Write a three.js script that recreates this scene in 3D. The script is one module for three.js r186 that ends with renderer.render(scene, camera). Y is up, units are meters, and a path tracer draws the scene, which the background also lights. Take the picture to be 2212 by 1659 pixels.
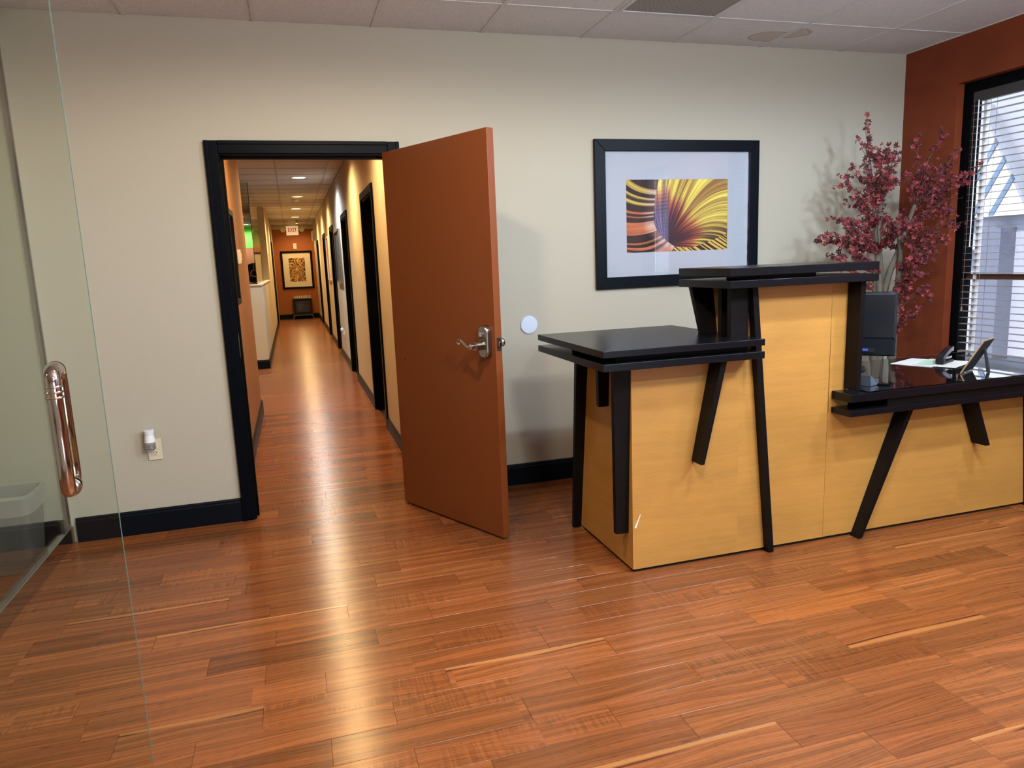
import * as THREE from 'three';
import { RoundedBoxGeometry } from 'three/addons/geometries/RoundedBoxGeometry.js';
import { mergeGeometries, toCreasedNormals } from 'three/addons/utils/BufferGeometryUtils.js';
import { RectAreaLightUniformsLib } from 'three/addons/lights/RectAreaLightUniformsLib.js';

// ---------------------------------------------------------------- camera, sky, sun, exposure
RectAreaLightUniformsLib.init();
const scene = new THREE.Scene();
const camera = new THREE.PerspectiveCamera(55.98, 2212 / 1659, 0.05, 200);
camera.position.set(-0.5749, 1.3948, 4.2113);
camera.rotation.set(-0.1693, -0.2875, -0.0401, 'YXZ');
const renderer = new THREE.WebGLRenderer({ antialias: true });
renderer.toneMapping = THREE.LinearToneMapping;
renderer.toneMappingExposure = 1.15;
renderer.shadowMap.enabled = true;
const DAY = new THREE.Color(0.82, 0.93, 1.12);
scene.background = DAY.clone().multiplyScalar(2.6);
const sun = new THREE.DirectionalLight(new THREE.Color(1, 0.96, 0.9), 9);
sun.position.set(-14, 22, 6); sun.castShadow = true;
Object.assign(sun.shadow.camera, { left: -20, right: 20, top: 20, bottom: -20, near: 1, far: 60 });
sun.shadow.mapSize.set(2048, 2048);
scene.add(sun, sun.target);
const CAN_MAIN = 11, CAN_HALL = 17, ADDED_PENDANT = 5.2;                                   // candela of each recessed lamp and of each added pendant
const WARM = new THREE.Color(1, 0.84, 0.64), HALL = new THREE.Color(1, 0.65, 0.28), COOL = new THREE.Color(0.85, 0.97, 1.1), COOLER = new THREE.Color(0.78, 0.98, 1.22);
const MAIN_CANS = [[-0.341, 1.98, WARM, 0.85], [1.487, 2.59, COOL, 0.9], [0.268, 4.42, COOL, 0.7], [2.1, 4.42, COOLER, 1.1], [0.878, 5.64, WARM, 0.3], [-3.4, 2.6, WARM, 0.5], [2.706, 2.59, COOLER, 0.9]];
const HALL_CANS = [[-1.34, HALL], [-3.78, HALL], [-6.22, COOL], [-8.9, HALL], [-11.5, HALL], [-13.95, HALL], [-16.55, HALL]];

// ---------------------------------------------------------------- helpers
let seed = 20231;
const rnd = () => { seed = (seed * 1664525 + 1013904223) >>> 0; return seed / 4294967296; };
const rr = (a, b) => a + (b - a) * rnd();
const V = (x, y, z) => new THREE.Vector3(x, y, z);
const used = new Map();
function numbered(name) { const n = used.get(name) ?? 0; used.set(name, n + 1); return n ? name + '_' + String(n).padStart(3, '0') : name; }
function shade(o) { o.castShadow = o.receiveShadow = true; return o; }
function thing(name, label, category, at = [0, 0, 0], turn = 0, group) {
  const o = new THREE.Group(); o.name = numbered(name); scene.add(o);
  o.position.set(...at); o.rotation.y = turn; o.userData = { label, category };
  if (group) o.userData.group = group;
  return o;
}
function obj(name, geo, mat, parent = scene, label) {
  const g = Array.isArray(geo) ? merge(geo) : geo;
  const m = shade(new THREE.Mesh(g, mat)); m.name = parent === scene ? numbered(name) : name; parent.add(m);
  if (label) m.userData.label = label;
  return m;
}
function merge(list) {
  const l = list.map((g) => { const q = g.index ? g.toNonIndexed() : g; for (const k of Object.keys(q.attributes)) if (!['position', 'normal', 'uv'].includes(k)) q.deleteAttribute(k); return q; });
  return mergeGeometries(l, false);
}
function struct(name, geo, mat, parent = scene) { const o = obj(name, geo, mat, parent); if (parent === scene) o.userData.kind = 'structure'; return o; }
// a box given by its bounds, with uv in metres
function bx(x0, x1, y0, y1, z0, z1, r = 0) {
  const w = x1 - x0, h = y1 - y0, d = z1 - z0;
  const g = r ? new RoundedBoxGeometry(w, h, d, 2, r) : new THREE.BoxGeometry(w, h, d);
  g.translate((x0 + x1) / 2, (y0 + y1) / 2, (z0 + z1) / 2);
  return metreUV(g);
}
function metreUV(g) {                                                  // box mapping, one uv unit per metre
  const q = g.index ? g.toNonIndexed() : g, p = q.attributes.position, n = q.attributes.normal, uv = new Float32Array(p.count * 2);
  for (let i = 0; i < p.count; i += 3) {
    let ax = 0, ay = 0, az = 0;
    for (let k = 0; k < 3; k++) { ax += Math.abs(n.getX(i + k)); ay += Math.abs(n.getY(i + k)); az += Math.abs(n.getZ(i + k)); }
    for (let k = 0; k < 3; k++) {
      const X = p.getX(i + k), Y = p.getY(i + k), Z = p.getZ(i + k);
      const [u, v] = ax >= ay && ax >= az ? [Z, Y] : ay >= az ? [X, Z] : [X, Y];
      uv[(i + k) * 2] = u; uv[(i + k) * 2 + 1] = v;
    }
  }
  q.setAttribute('uv', new THREE.BufferAttribute(uv, 2));
  return q;
}
function cyl(r0, r1, h, seg = 24) { return new THREE.CylinderGeometry(r0, r1, h, seg); }
function tube(points, r, seg = 24, rad = 8, closed = false) { return new THREE.TubeGeometry(new THREE.CatmullRomCurve3(points.map((p) => V(...p)), closed), seg, r, rad, closed); }
// extrude a shape drawn in the plane of two axes ('xy', 'xz', 'zy') between two values on the third
function slabShape(points, plane, a, b, holes = [], bevel = 0) {
  const s = new THREE.Shape(points.map(([u, v]) => new THREE.Vector2(u, v)));
  for (const h of holes) s.holes.push(new THREE.Path(h.map(([u, v]) => new THREE.Vector2(u, v))));
  const g = new THREE.ExtrudeGeometry(s, bevel ? { depth: b - a - 2 * bevel, bevelEnabled: true, bevelSize: bevel, bevelThickness: bevel, bevelOffset: -bevel, bevelSegments: 2 } : { depth: b - a, bevelEnabled: false });
  g.translate(0, 0, a + bevel);
  const p = g.attributes.position;
  if (plane !== 'xy') {
    for (let i = 0; i < p.count; i++) {
      const u = p.getX(i), v = p.getY(i), w = p.getZ(i);
      if (plane === 'xz') p.setXYZ(i, u, w, v); else p.setXYZ(i, w, v, u);
    }
    for (let i = 0; i < p.count; i += 3) {                             // the swap mirrors: turn the triangles round
      const a3 = [p.getX(i + 1), p.getY(i + 1), p.getZ(i + 1)];
      p.setXYZ(i + 1, p.getX(i + 2), p.getY(i + 2), p.getZ(i + 2)); p.setXYZ(i + 2, ...a3);
    }
    g.computeVertexNormals();
  }
  return metreUV(g);
}
const rect = (u0, u1, v0, v1) => [[u0, v0], [u1, v0], [u1, v1], [u0, v1]];
// a bar between two quads of four corners each
function prism(a, b) {
  const P = [...a, ...b], f = [[0, 1, 2, 3], [7, 6, 5, 4], [0, 4, 5, 1], [1, 5, 6, 2], [2, 6, 7, 3], [3, 7, 4, 0]], pos = [];
  for (const [i, j, k, l] of f) pos.push(...P[i], ...P[k], ...P[j], ...P[i], ...P[l], ...P[k]);
  const c = P.reduce((s, p) => s.map((x, i) => x + p[i] / 8), [0, 0, 0]);
  const g = new THREE.BufferGeometry(); g.setAttribute('position', new THREE.Float32BufferAttribute(pos, 3));
  const e1 = V(pos[3] - pos[0], pos[4] - pos[1], pos[5] - pos[2]), e2 = V(pos[6] - pos[0], pos[7] - pos[1], pos[8] - pos[2]);
  if (e1.cross(e2).dot(V(pos[0] - c[0], pos[1] - c[1], pos[2] - c[2])) < 0) for (let i = 0; i < pos.length; i += 9) for (let k = 0; k < 3; k++) { const t = pos[i + 3 + k]; pos[i + 3 + k] = pos[i + 6 + k]; pos[i + 6 + k] = t; }
  g.setAttribute('position', new THREE.Float32BufferAttribute(pos, 3)); g.computeVertexNormals();
  return metreUV(g);
}

// ---------------------------------------------------------------- textures
function hash(x, y, s) { let h = (x * 374761393 + y * 668265263 + s * 2147483647) | 0; h = Math.imul(h ^ (h >>> 13), 1274126177); h ^= h >>> 16; return (h >>> 0) / 4294967296; }
function noise(x, y, s = 0) {
  const ix = Math.floor(x), iy = Math.floor(y), fx = x - ix, fy = y - iy, u = fx * fx * (3 - 2 * fx), v = fy * fy * (3 - 2 * fy);
  const a = hash(ix, iy, s), b = hash(ix + 1, iy, s), c = hash(ix, iy + 1, s), d = hash(ix + 1, iy + 1, s);
  return a + (b - a) * u + (c - a) * v + (a - b - c + d) * u * v;
}
const fbm = (x, y, s, o = 3) => { let t = 0, a = 0.5, n = 0; for (let i = 0; i < o; i++) { t += a * noise(x, y, s + i * 17); n += a; a *= 0.5; x *= 2.03; y *= 2.03; } return t / n; };
const clamp = THREE.MathUtils.clamp, lerp = THREE.MathUtils.lerp, smooth = THREE.MathUtils.smoothstep;
function dataTex(w, h, fn, srgb = true, repeat = [1, 1]) {
  const d = new Uint8Array(w * h * 4);
  for (let y = 0; y < h; y++) for (let x = 0; x < w; x++) { const c = fn(x, y), i = (y * w + x) * 4; d[i] = clamp(c[0], 0, 255); d[i + 1] = clamp(c[1], 0, 255); d[i + 2] = clamp(c[2], 0, 255); d[i + 3] = 255; }
  const t = new THREE.DataTexture(d, w, h); t.magFilter = t.minFilter = THREE.LinearFilter; t.wrapS = t.wrapT = THREE.RepeatWrapping;
  if (srgb) t.colorSpace = THREE.SRGBColorSpace;
  t.repeat.set(...repeat); t.needsUpdate = true;
  return t;
}
// cherry planks: 16 strips of 0.126 m by 2 m, one millimetre per pixel
const PLANK = 0.126, ROWPX = 128;
const cherry = dataTex(2048, 2048, (x, y) => {
  const strip = y >> 7, v = (y & 127) / 127, s = strip * 31 + 5;
  const warp = fbm(x / 420, v * 1.6, s, 2) * 1.1, vv = v + (warp - 0.5) * 0.35;
  const bands = fbm(vv * 9, x / 1500, s + 1, 3), fine = fbm(vv * 75, x / 190, s + 2, 2), pores = noise(vv * 110, x / 45, s + 3);
  let k = 0.9 + (bands - 0.5) * 0.34 + (fine - 0.5) * 0.32;
  if (pores > 0.76) k -= (pores - 0.76) * 0.95;
  if (strip % 5 === 2) { const c = noise(x / 6 + fbm(x / 90, v * 3, s + 6, 2) * 1.6, v * 1.3, s + 7), m = smooth(fbm(x / 260, v * 2, s + 8, 2), 0.42, 0.62); k -= (c - 0.4) * 0.17 * m; }
  let r = 200 * k, g = 122 * k, b = 76 * k;
  if (strip % 8 === 5) {                                              // a streak of pale sapwood along one edge, with a dark line
    const edge = 0.16 + 0.12 * (noise(x / 300, 3, s + 9) - 0.5), a = smooth(edge - v, 0, 0.05), l = Math.exp(-(((v - edge - 0.03) / 0.025) ** 2)) * smooth(noise(x / 200, 9, s), 0.35, 0.7);
    r = lerp(r, 236 * (0.9 + fine * 0.15), a * 0.75) * (1 - 0.45 * l); g = lerp(g, 168 * (0.9 + fine * 0.15), a * 0.75) * (1 - 0.5 * l); b = lerp(b, 108, a * 0.75) * (1 - 0.5 * l);
  }
  return [r, g, b];
});
const cherryBump = dataTex(1024, 1024, (x, y) => { const p = noise(y * 0.9, x / 14, 3), w = fbm(x / 300, y / 40, 8, 2); const k = 150 + 60 * (w - 0.5) - (p > 0.78 ? (p - 0.78) * 260 : 0); return [k, k, k]; }, false);
const maple = dataTex(1024, 1024, (x, y) => {
  const w = fbm(x / 300, y / 90, 41, 3) * 40, bands = fbm(x / 480, (y + w) / 15, 42, 3), fine = noise(x / 26, y / 1.5, 43), blotch = fbm(x / 170, y / 110, 44, 3);
  const k = 0.92 + (bands - 0.5) * 0.07 + (fine - 0.5) * 0.045 + (blotch - 0.5) * 0.12 - (noise(x / 5, y / 2, 45) > 0.985 ? 0.12 : 0);
  return [212 * k, 153 * k, 76 * k];
}, true, [1 / 1.3, 1 / 1.3]);
const plaster = dataTex(512, 512, (x, y) => { const k = 128 + 120 * (fbm(x / 5, y / 5, 60, 3) - 0.5) + 60 * (fbm(x / 40, y / 40, 61, 2) - 0.5); return [k, k, k]; }, false, [1 / 0.5, 1 / 0.5]);
const terraTex = dataTex(512, 512, (x, y) => { const k = 0.86 + 0.28 * fbm(x / 90, y / 60, 71, 4); return [255 * k, 255 * k, 255 * k]; }, true, [1 / 1.6, 1 / 1.6]);
const tileFn = (stain) => (x, y) => {
  const f = fbm(x / 3.2, y / 3.2, 80, 2), hole = noise(x / 2.1, y / 4.2, 81) > 0.83 ? 1 : 0; let k = 0.95 + (f - 0.5) * 0.12 - hole * 0.11, c = [238 * k, 235 * k, 232 * k];
  if (stain) {
    const [sx, sy, R] = stain, d = Math.hypot((x - sx) * 0.8, y - sy) + 26 * (fbm(x / 50, y / 50, 83, 3) - 0.5), ring = Math.exp(-(((d - R) / 7) ** 2)), ins = smooth(R - d, 0, 25);
    const m = ring * 0.34 + ins * 0.16; c = [c[0] * (1 - m * 0.5), c[1] * (1 - m * 0.68), c[2] * (1 - m * 0.9)];
  }
  return c;
};
const tileTex = dataTex(512, 512, tileFn()), tileStain = dataTex(512, 512, tileFn([445, 230, 78])), tileStain2 = dataTex(512, 512, tileFn([30, 300, 70]));
const tileBump = dataTex(512, 512, (x, y) => { const k = 170 + 90 * (fbm(x / 3.2, y / 3.2, 80, 2) - 0.5) - (noise(x / 2.1, y / 4.2, 81) > 0.83 ? 110 : 0); return [k, k, k]; }, false);
function canvasTex(w, h, draw) { const c = document.createElement('canvas'); c.width = w; c.height = h; draw(c.getContext('2d'), w, h); const t = new THREE.CanvasTexture(c); t.colorSpace = THREE.SRGBColorSpace; return t; }

// ---------------------------------------------------------------- materials
const std = (c, rough = 0.6, extra = {}) => new THREE.MeshStandardMaterial({ color: Array.isArray(c) ? new THREE.Color().setRGB(...c) : c, roughness: rough, ...extra });
const phys = (c, rough, extra = {}) => new THREE.MeshPhysicalMaterial({ color: Array.isArray(c) ? new THREE.Color().setRGB(...c) : c, roughness: rough, ...extra });
const M = {
  wall: std([0.43, 0.39, 0.305], 0.75, { bumpMap: plaster, bumpScale: 0.0006 }),
  wallHallLit: std([0.56, 0.49, 0.36], 0.75, { bumpMap: plaster, bumpScale: 0.0006 }),  // same wall paint, brighter: the corridor lamplight is put into the colour
  terracotta: phys([0.18, 0.034, 0.01], 0.6, { specularIntensity: 0.5, map: terraTex, bumpMap: plaster, bumpScale: 0.0006 }),
  orange: std([0.34, 0.1, 0.025], 0.6, { bumpMap: plaster, bumpScale: 0.0006 }),
  brownWall: std([0.36, 0.17, 0.085], 0.6, { bumpMap: plaster, bumpScale: 0.0006 }),
  green: std([0.14, 0.66, 0.025], 0.6),
  doorPaint: phys([0.185, 0.048, 0.0105], 0.42, { specularIntensity: 0.7, bumpMap: plaster, bumpScale: 0.0003 }),
  doorEdge: std([0.25, 0.085, 0.035], 0.45),
  black: phys([0.0015, 0.0018, 0.0025], 0.45, { specularIntensity: 0.12 }),
  blackTrim: phys([0.002, 0.0028, 0.005], 0.4, { specularIntensity: 0.12 }),
  base: phys([0.003, 0.0045, 0.0075], 0.4, { specularIntensity: 0.25 }),
  espresso: phys([0.0035, 0.0038, 0.005], 0.26, { specularIntensity: 0.5 }),
  espressoLeg: phys([0.0045, 0.0035, 0.0035], 0.42, { specularIntensity: 0.3 }),
  maple: phys([0.8, 0.78, 0.7], 0.42, { map: maple, clearcoat: 0.15, clearcoatRoughness: 0.3 }),
  void: std([0.004, 0.004, 0.004], 0.9),
  white: std([0.75, 0.75, 0.76], 0.45),
  warmWhite: std([0.7, 0.66, 0.56], 0.45),
  ivory: std([0.66, 0.58, 0.42], 0.4),
  discWhite: std([0.58, 0.64, 0.74], 0.5),
  tee: std([0.58, 0.56, 0.55], 0.55),
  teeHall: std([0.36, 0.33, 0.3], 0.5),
  tile: std([0.86, 0.84, 0.84], 0.95, { map: tileTex, bumpMap: tileBump, bumpScale: 0.0025 }),
  tileStain: std([0.86, 0.84, 0.84], 0.95, { map: tileStain, bumpMap: tileBump, bumpScale: 0.0025 }),
  tileStain2: std([0.86, 0.84, 0.84], 0.95, { map: tileStain2, bumpMap: tileBump, bumpScale: 0.0025 }),
  plenum: std([0.05, 0.05, 0.05], 0.9),
  chrome: std([0.75, 0.74, 0.72], 0.08, { metalness: 1 }),
  handle: std([0.62, 0.56, 0.52], 0.07, { metalness: 1 }),
  nickel: std([0.38, 0.335, 0.295], 0.22, { metalness: 1 }),
  darkMetal: std([0.06, 0.06, 0.065], 0.4, { metalness: 0.7 }),
  rail: std([0.55, 0.52, 0.5], 0.12, { metalness: 1 }),
  glass: phys([0.93, 0.955, 0.93], 0, { transmission: 1, thickness: 0, ior: 1.52 }),
  doorGlass: phys([0.93, 0.955, 0.93], 0, { transmission: 1, thickness: 0, ior: 1.52, specularIntensity: 0.3 }),
  clear: phys([0.97, 0.98, 0.97], 0, { transmission: 1, thickness: 0, ior: 1.5 }),
  glassEdge: phys([0.25, 0.42, 0.34], 0.15, { transmission: 0.6, thickness: 0 }),
  deskGlass: phys([0.96, 0.98, 0.97], 0.0, { transmission: 1, thickness: 0.006, ior: 1.5 }),
  mat: std([0.4, 0.43, 0.485], 0.9),
  matWarm: std([0.72, 0.66, 0.52], 0.9),
  frameBlack: phys([0.003, 0.0045, 0.0075], 0.38, { specularIntensity: 0.2 }),
  plasticBlack: phys([0.008, 0.009, 0.012], 0.4, { specularIntensity: 0.5 }),
  subfloor: std([0.03, 0.014, 0.008], 0.9),
  cherry: phys([0.47, 0.435, 0.315], 0.27, { map: cherry, vertexColors: true, bumpMap: cherryBump, bumpScale: 0.00002, anisotropy: 0.75, anisotropyRotation: Math.PI / 2 }),
  slat: std([0.26, 0.2, 0.175], 0.5),
  trunk: std([0.13, 0.105, 0.075], 0.9),
  twig: std([0.09, 0.05, 0.035], 0.8),
  pot: std([0.05, 0.03, 0.02], 0.5),
  soil: std([0.03, 0.02, 0.012], 1),
};
cherryBump.repeat.set(1, 1);

// ---------------------------------------------------------------- sizes of the place
const H = 2.668, HC = 2.604, XR = 3.565, XG = -1.82, ZF = 7.0, XL = -4.6, ZE = -17.3, CX0 = -0.965, CX1 = 0.122, WT = 0.12;
const D0 = -0.88, D1 = -0.009, DH = 2.0;                             // the doorway in the back wall
const RIGHT_DOORS = [[-2.87, -1.99], [-5.69, -4.83], [-8.64, -7.84], [-11.46, -10.66], [-15.0, -14.2]];

// ---------------------------------------------------------------- floor of planks
const floor = struct('floor', [bx(XL, XR + 0.2, -0.12, -0.012, -WT, ZF), bx(-4.2, 1.4, -0.12, -0.012, ZE - 0.15, -WT)], M.subfloor);
const JOINTS = { 1: [-0.23], 3: [-0.99, -0.59], 4: [-0.78], 5: [-1.27, -0.88], 6: [-0.38], 8: [-0.33, 0.26], 9: [-0.78, 0.02], 10: [-0.47, 0.12], 11: [-0.75, -0.15], 12: [-0.98, -0.38, 0.32, 2.02], 13: [-1.37, -0.78, -0.18, 0.42, 1.02, 1.62, 2.21], 14: [-0.58, 0.21, 0.81, 1.41, 1.81, 2.4], 15: [-0.78, -0.18, 0.42, 1.01, 1.61], 16: [-0.97, -0.38, 0.22, 0.82, 1.42], 17: [-0.58, 0.02, 0.62, 1.2, 1.82], 18: [-0.35, 0.26, 0.85, 1.45], 19: [-0.15, 0.45, 1.04, 1.44], 20: [0.1, 0.7, 1.3], 21: [0.31, 0.91, 1.3], 22: [0.56, 1.16] };
const TONES = { '15:1.01': [1.28, 1.2, 0.98], '14:1.41': [0.84, 0.76, 0.7], '5:-1.27': [1.25, 1.22, 1.05], '9:-0.78': [0.8, 0.76, 0.74], '18:0.85': [0.86, 0.8, 0.74], '21:-0.3': [0.72, 0.62, 0.6] };
const planks = [];
function plankGeo(x0, x1, z0, z1, dy) {
  const g = 0.0003, b = 0.0006, X0 = x0 + g, X1 = x1 - g, Z0 = z0 + g, Z1 = z1 - g, t = dy, e = dy - 0.0006, B = -0.013;
  const top = [[X0 + b, t, Z0 + b], [X1 - b, t, Z0 + b], [X1 - b, t, Z1 - b], [X0 + b, t, Z1 - b]], mid = [[X0, e, Z0], [X1, e, Z0], [X1, e, Z1], [X0, e, Z1]], low = mid.map(([x, , z]) => [x, B, z]);
  const pos = [], quad = (a, c, d, f) => pos.push(...a, ...d, ...c, ...a, ...f, ...d);
  quad(...top);
  for (let i = 0; i < 4; i++) { const j = (i + 1) % 4; quad(mid[i], mid[j], top[j], top[i]); quad(low[i], low[j], mid[j], mid[i]); }
  const geo = new THREE.BufferGeometry(); geo.setAttribute('position', new THREE.Float32BufferAttribute(pos, 3)); geo.computeVertexNormals();
  return geo;
}
{
  const rowsOf = [];
  for (let k = -139; k < 56; k++) {
    const z0 = 0.02 + PLANK * k, z1 = z0 + PLANK;
    const [lo, hi] = z1 > 0.02 ? [XL, XR + 0.02] : [-2.4, CX1 + 0.02];
    const js = [...(JOINTS[k] ?? [])].sort((a, b) => a - b), cuts = [];
    let x = js.length ? js[0] : lo + rr(0.1, 0.9);
    const first = x;
    while (x > lo + 0.05) { cuts.unshift(x); x -= rr(0.42, 0.95); }
    if (!js.length) { x = first; } else for (let i = 1; i < js.length; i++) { let a = js[i - 1]; while (js[i] - a > 1.1) { a += rr(0.45, 0.62); cuts.push(a); } if (js[i] - (cuts.at(-1) ?? -9) > 0.1) cuts.push(js[i]); }
    x = cuts.length ? cuts.at(-1) : first;
    while ((x += rr(0.42, 0.95)) < hi - 0.05) cuts.push(x);
    let a = lo;
    for (const c of [...cuts, hi]) { if (c > a + 0.02) rowsOf.push([k, a, c, z0, Math.min(z1, ZF)]); a = c; }
  }
  camera.updateMatrixWorld(true); camera.updateProjectionMatrix();
  const q = V(0, 0, 0);
  const seen = (x, z) => { q.set(x, 0, z).project(camera); const dz = camera.position.z - z; return dz > 0.4 && Math.abs(q.x) < 1.02 && q.y > -1.02 && q.y < 1; };
  for (const [k, x0, x1, z0, z1] of rowsOf) {
    const mx = (x0 + x1) / 2, mz = (z0 + z1) / 2, d2 = (mx - camera.position.x) ** 2 + 1.94 + (mz - camera.position.z) ** 2;
    let vis = 0; for (const t of [0, 0.25, 0.5, 0.75, 1]) if (seen(lerp(x0, x1, t), mz)) vis++;
    if (mz < 1.4 && mz > 0.02 && mx > 0.8) vis *= 0.02;                 // behind the desk
    if (mz < -0.1 && (mx < -1.1 || z1 < -6.7 && mx < -1)) vis *= 0.05;
    planks.push({ k, x0, x1, z0, z1, score: (vis * (x1 - x0) * 1.395) / Math.pow(d2, 1.5) });
  }
  planks.sort((a, b) => b.score - a.score || a.k - b.k || a.x0 - b.x0);
  const rest = [];
  planks.forEach((p, i) => {
    const g = plankGeo(p.x0, p.x1, p.z0, p.z1, rr(-0.00012, 0.00012)), P = g.attributes.position, uv = [], col = [];
    let strip = Math.floor(rnd() * 16); const u0 = rnd() * 2, flip = rnd() < 0.5;
    if (strip % 8 === 5 && rnd() < 0.4) strip = (strip + 1) % 16;
    const tone = Object.entries(TONES).find(([key]) => { const [r, x] = key.split(':').map(Number); return r === p.k && Math.abs(x - p.x0) < 0.07; })?.[1];
    const l = clamp(1 + (rnd() + rnd() - 1) * 0.24, 0.74, 1.28), hue = (rnd() - 0.62) * 0.1, dark = rnd() < 0.07 ? 0.8 : 1;
    const c = tone ?? [l * dark, l * dark * (1 + hue), l * dark * (1 + hue * 1.5)];
    for (let j = 0; j < P.count; j++) {
      const vz = clamp((P.getZ(j) - p.z0) / PLANK, 0.01, 0.99), w = flip ? 1 - vz : vz;
      uv.push(u0 + (P.getX(j) - p.x0) / 2, (strip + 0.02 + w * 0.96) / 16); col.push(...c);
    }
    g.setAttribute('uv', new THREE.Float32BufferAttribute(uv, 2)); g.setAttribute('color', new THREE.Float32BufferAttribute(col, 3));
    if (i < 300) obj('plank', g, M.cherry, floor); else rest.push(g);
  });
  const more = obj('planking', mergeGeometries(rest, false), M.cherry, floor); more.userData.kind = 'stuff';
}

// ---------------------------------------------------------------- walls of the front room
struct('wall_back', slabShape([[XL, 0], [D0 - 0.02, 0], [D0 - 0.02, DH + 0.02], [D1 + 0.02, DH + 0.02], [D1 + 0.02, 0], [XR + 0.2, 0], [XR + 0.2, 2.95], [XL, 2.95]], 'xy', -WT, 0), M.wall);
const W1 = [0.42, 2.16, 0.6, 2.385], W2 = [3.33, 4.0, 0.6, 2.4];       // z0 z1 y0 y1
struct('wall_right', slabShape(rect(0, ZF, 0, 2.95), 'zy', XR, XR + 0.18, [W1, W2].map(([a, b, c, d]) => rect(a, b, c, d))), M.terracotta);
const ADDED_SHOP = [0.9, 3.4, 0.1, 2.6];  // unseen shopfront opening, added to let daylight into the room
struct('wall_front', slabShape(rect(XL, XR + 0.18, 0, 2.95), 'xy', ZF, ZF + 0.15, [rect(...ADDED_SHOP)]), M.wall);
{
  const t = new THREE.Group(); t.name = 'window_5'; scene.add(t); t.userData = { kind: 'structure', category: 'window', label: 'added black framed shopfront for daylight, unseen behind the camera' };
  const [x0, x1, y0, y1] = ADDED_SHOP, z0 = ZF + 0.05, z1 = ZF + 0.1, n = 2, w = (x1 - x0) / n;
  for (let i = 0; i <= n; i++) { const x = clamp(x0 + i * w - 0.025, x0, x1 - 0.05); obj('window_frame', bx(x, x + 0.05, y0, y1, z0, z1), M.black, t); }
  for (let i = 0; i < n; i++) { const a = x0 + i * w + 0.05, b = x0 + (i + 1) * w - 0.05; obj('window_frame', bx(a - 0.02, b + 0.02, y0, y0 + 0.05, z0, z1), M.black, t); obj('window_frame', bx(a - 0.02, b + 0.02, y1 - 0.05, y1, z0, z1), M.black, t); obj('pane', bx(a - 0.02, b + 0.02, y0 + 0.05, y1 - 0.05, z0 + 0.02, z0 + 0.026), M.clear, t); }
}
struct('wall_left', bx(XL - 0.12, XL, 0, 2.95, -WT, ZF + 0.15), M.wall);
// ceiling: slab above, grid of tees, tiles
function ceilingOf(name, slab, y, xs, zs, tileName) {
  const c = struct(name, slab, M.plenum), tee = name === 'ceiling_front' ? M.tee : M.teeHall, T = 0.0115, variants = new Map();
  for (let i = 0; i + 1 < xs.length; i++) for (let j = 0; j + 1 < zs.length; j++) {
    const w = xs[i + 1] - xs[i], d = zs[j + 1] - zs[j]; if (w < 0.04 || d < 0.04) continue;
    const key = w.toFixed(4) + d.toFixed(4);
    if (!variants.has(key)) { const g = bx(-w / 2 + 0.004, w / 2 - 0.004, 0, 0.015, -d / 2 + 0.004, d / 2 - 0.004), uv = g.attributes.uv; for (let k = 0; k < uv.count; k++) uv.setXY(k, uv.getX(k) / 0.6096 + 0.5, uv.getY(k) / 0.6096 + 0.5); variants.set(key, g); }
    const cx = (xs[i] + xs[i + 1]) / 2, cz = (zs[j] + zs[j + 1]) / 2;
    if (name === 'ceiling_front' && Math.abs(cx - 1.487) < 0.05 && Math.abs(cz - 0.763) < 0.05) continue;   // the air grille hangs here
    const near = (x, z) => Math.abs(cx - x) < 0.05 && Math.abs(cz - z) < 0.05;
    const m = obj('ceiling_tile', variants.get(key), name === 'ceiling_front' && near(2.096, 0.229) ? M.tileStain : name === 'ceiling_front' && near(2.706, 0.229) ? M.tileStain2 : M.tile, c);
    m.position.set(cx, y + 0.004, cz);
  }
  const x0 = xs[0], x1 = xs.at(-1), z0 = zs[0], z1 = zs.at(-1);
  for (const x of xs) obj('grid_bar', bx(clamp(x - T, x0, x1), clamp(x + T, x0, x1), y, y + 0.03, z0, z1), tee, c);
  for (const z of zs.slice(name === 'ceiling_front' ? 1 : 0)) obj('grid_bar', bx(x0, x1, y + 0.0004, y + 0.0296, clamp(z - T, z0, z1), clamp(z + T, z0, z1)), tee, c);
  return c;
}
{
  const xs = [XL], zs = [0.002]; for (let k = -5; k < 8; k++) xs.push(-1.256 + 0.6096 * k); xs.push(XR - 0.001); for (let z = 0.458; z < ZF - 0.1; z += 0.6096) zs.push(z); zs.push(ZF - 0.002);
  xs[0] = XL + 0.002;
  ceilingOf('ceiling_front', bx(XL, XR + 0.18, H + 0.12, H + 0.25, -WT, ZF + 0.15), H, xs, zs);
  const hx = [], hz = [];
  for (let k = -5; k < 2; k++) hx.push(-0.648 + 0.6084 * k); hx.push(CX1 - 0.002); hx.unshift(-4.0);
  for (let z = -16.87; z < -0.2; z += 0.6096) hz.push(z); hz.push(-WT - 0.002); hz.unshift(ZE + 0.002);
  ceilingOf('ceiling_corridor', bx(-4.15, 1.4, HC + 0.16, HC + 0.3, ZE - 0.15, -WT), HC, hx, hz);
}
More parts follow.
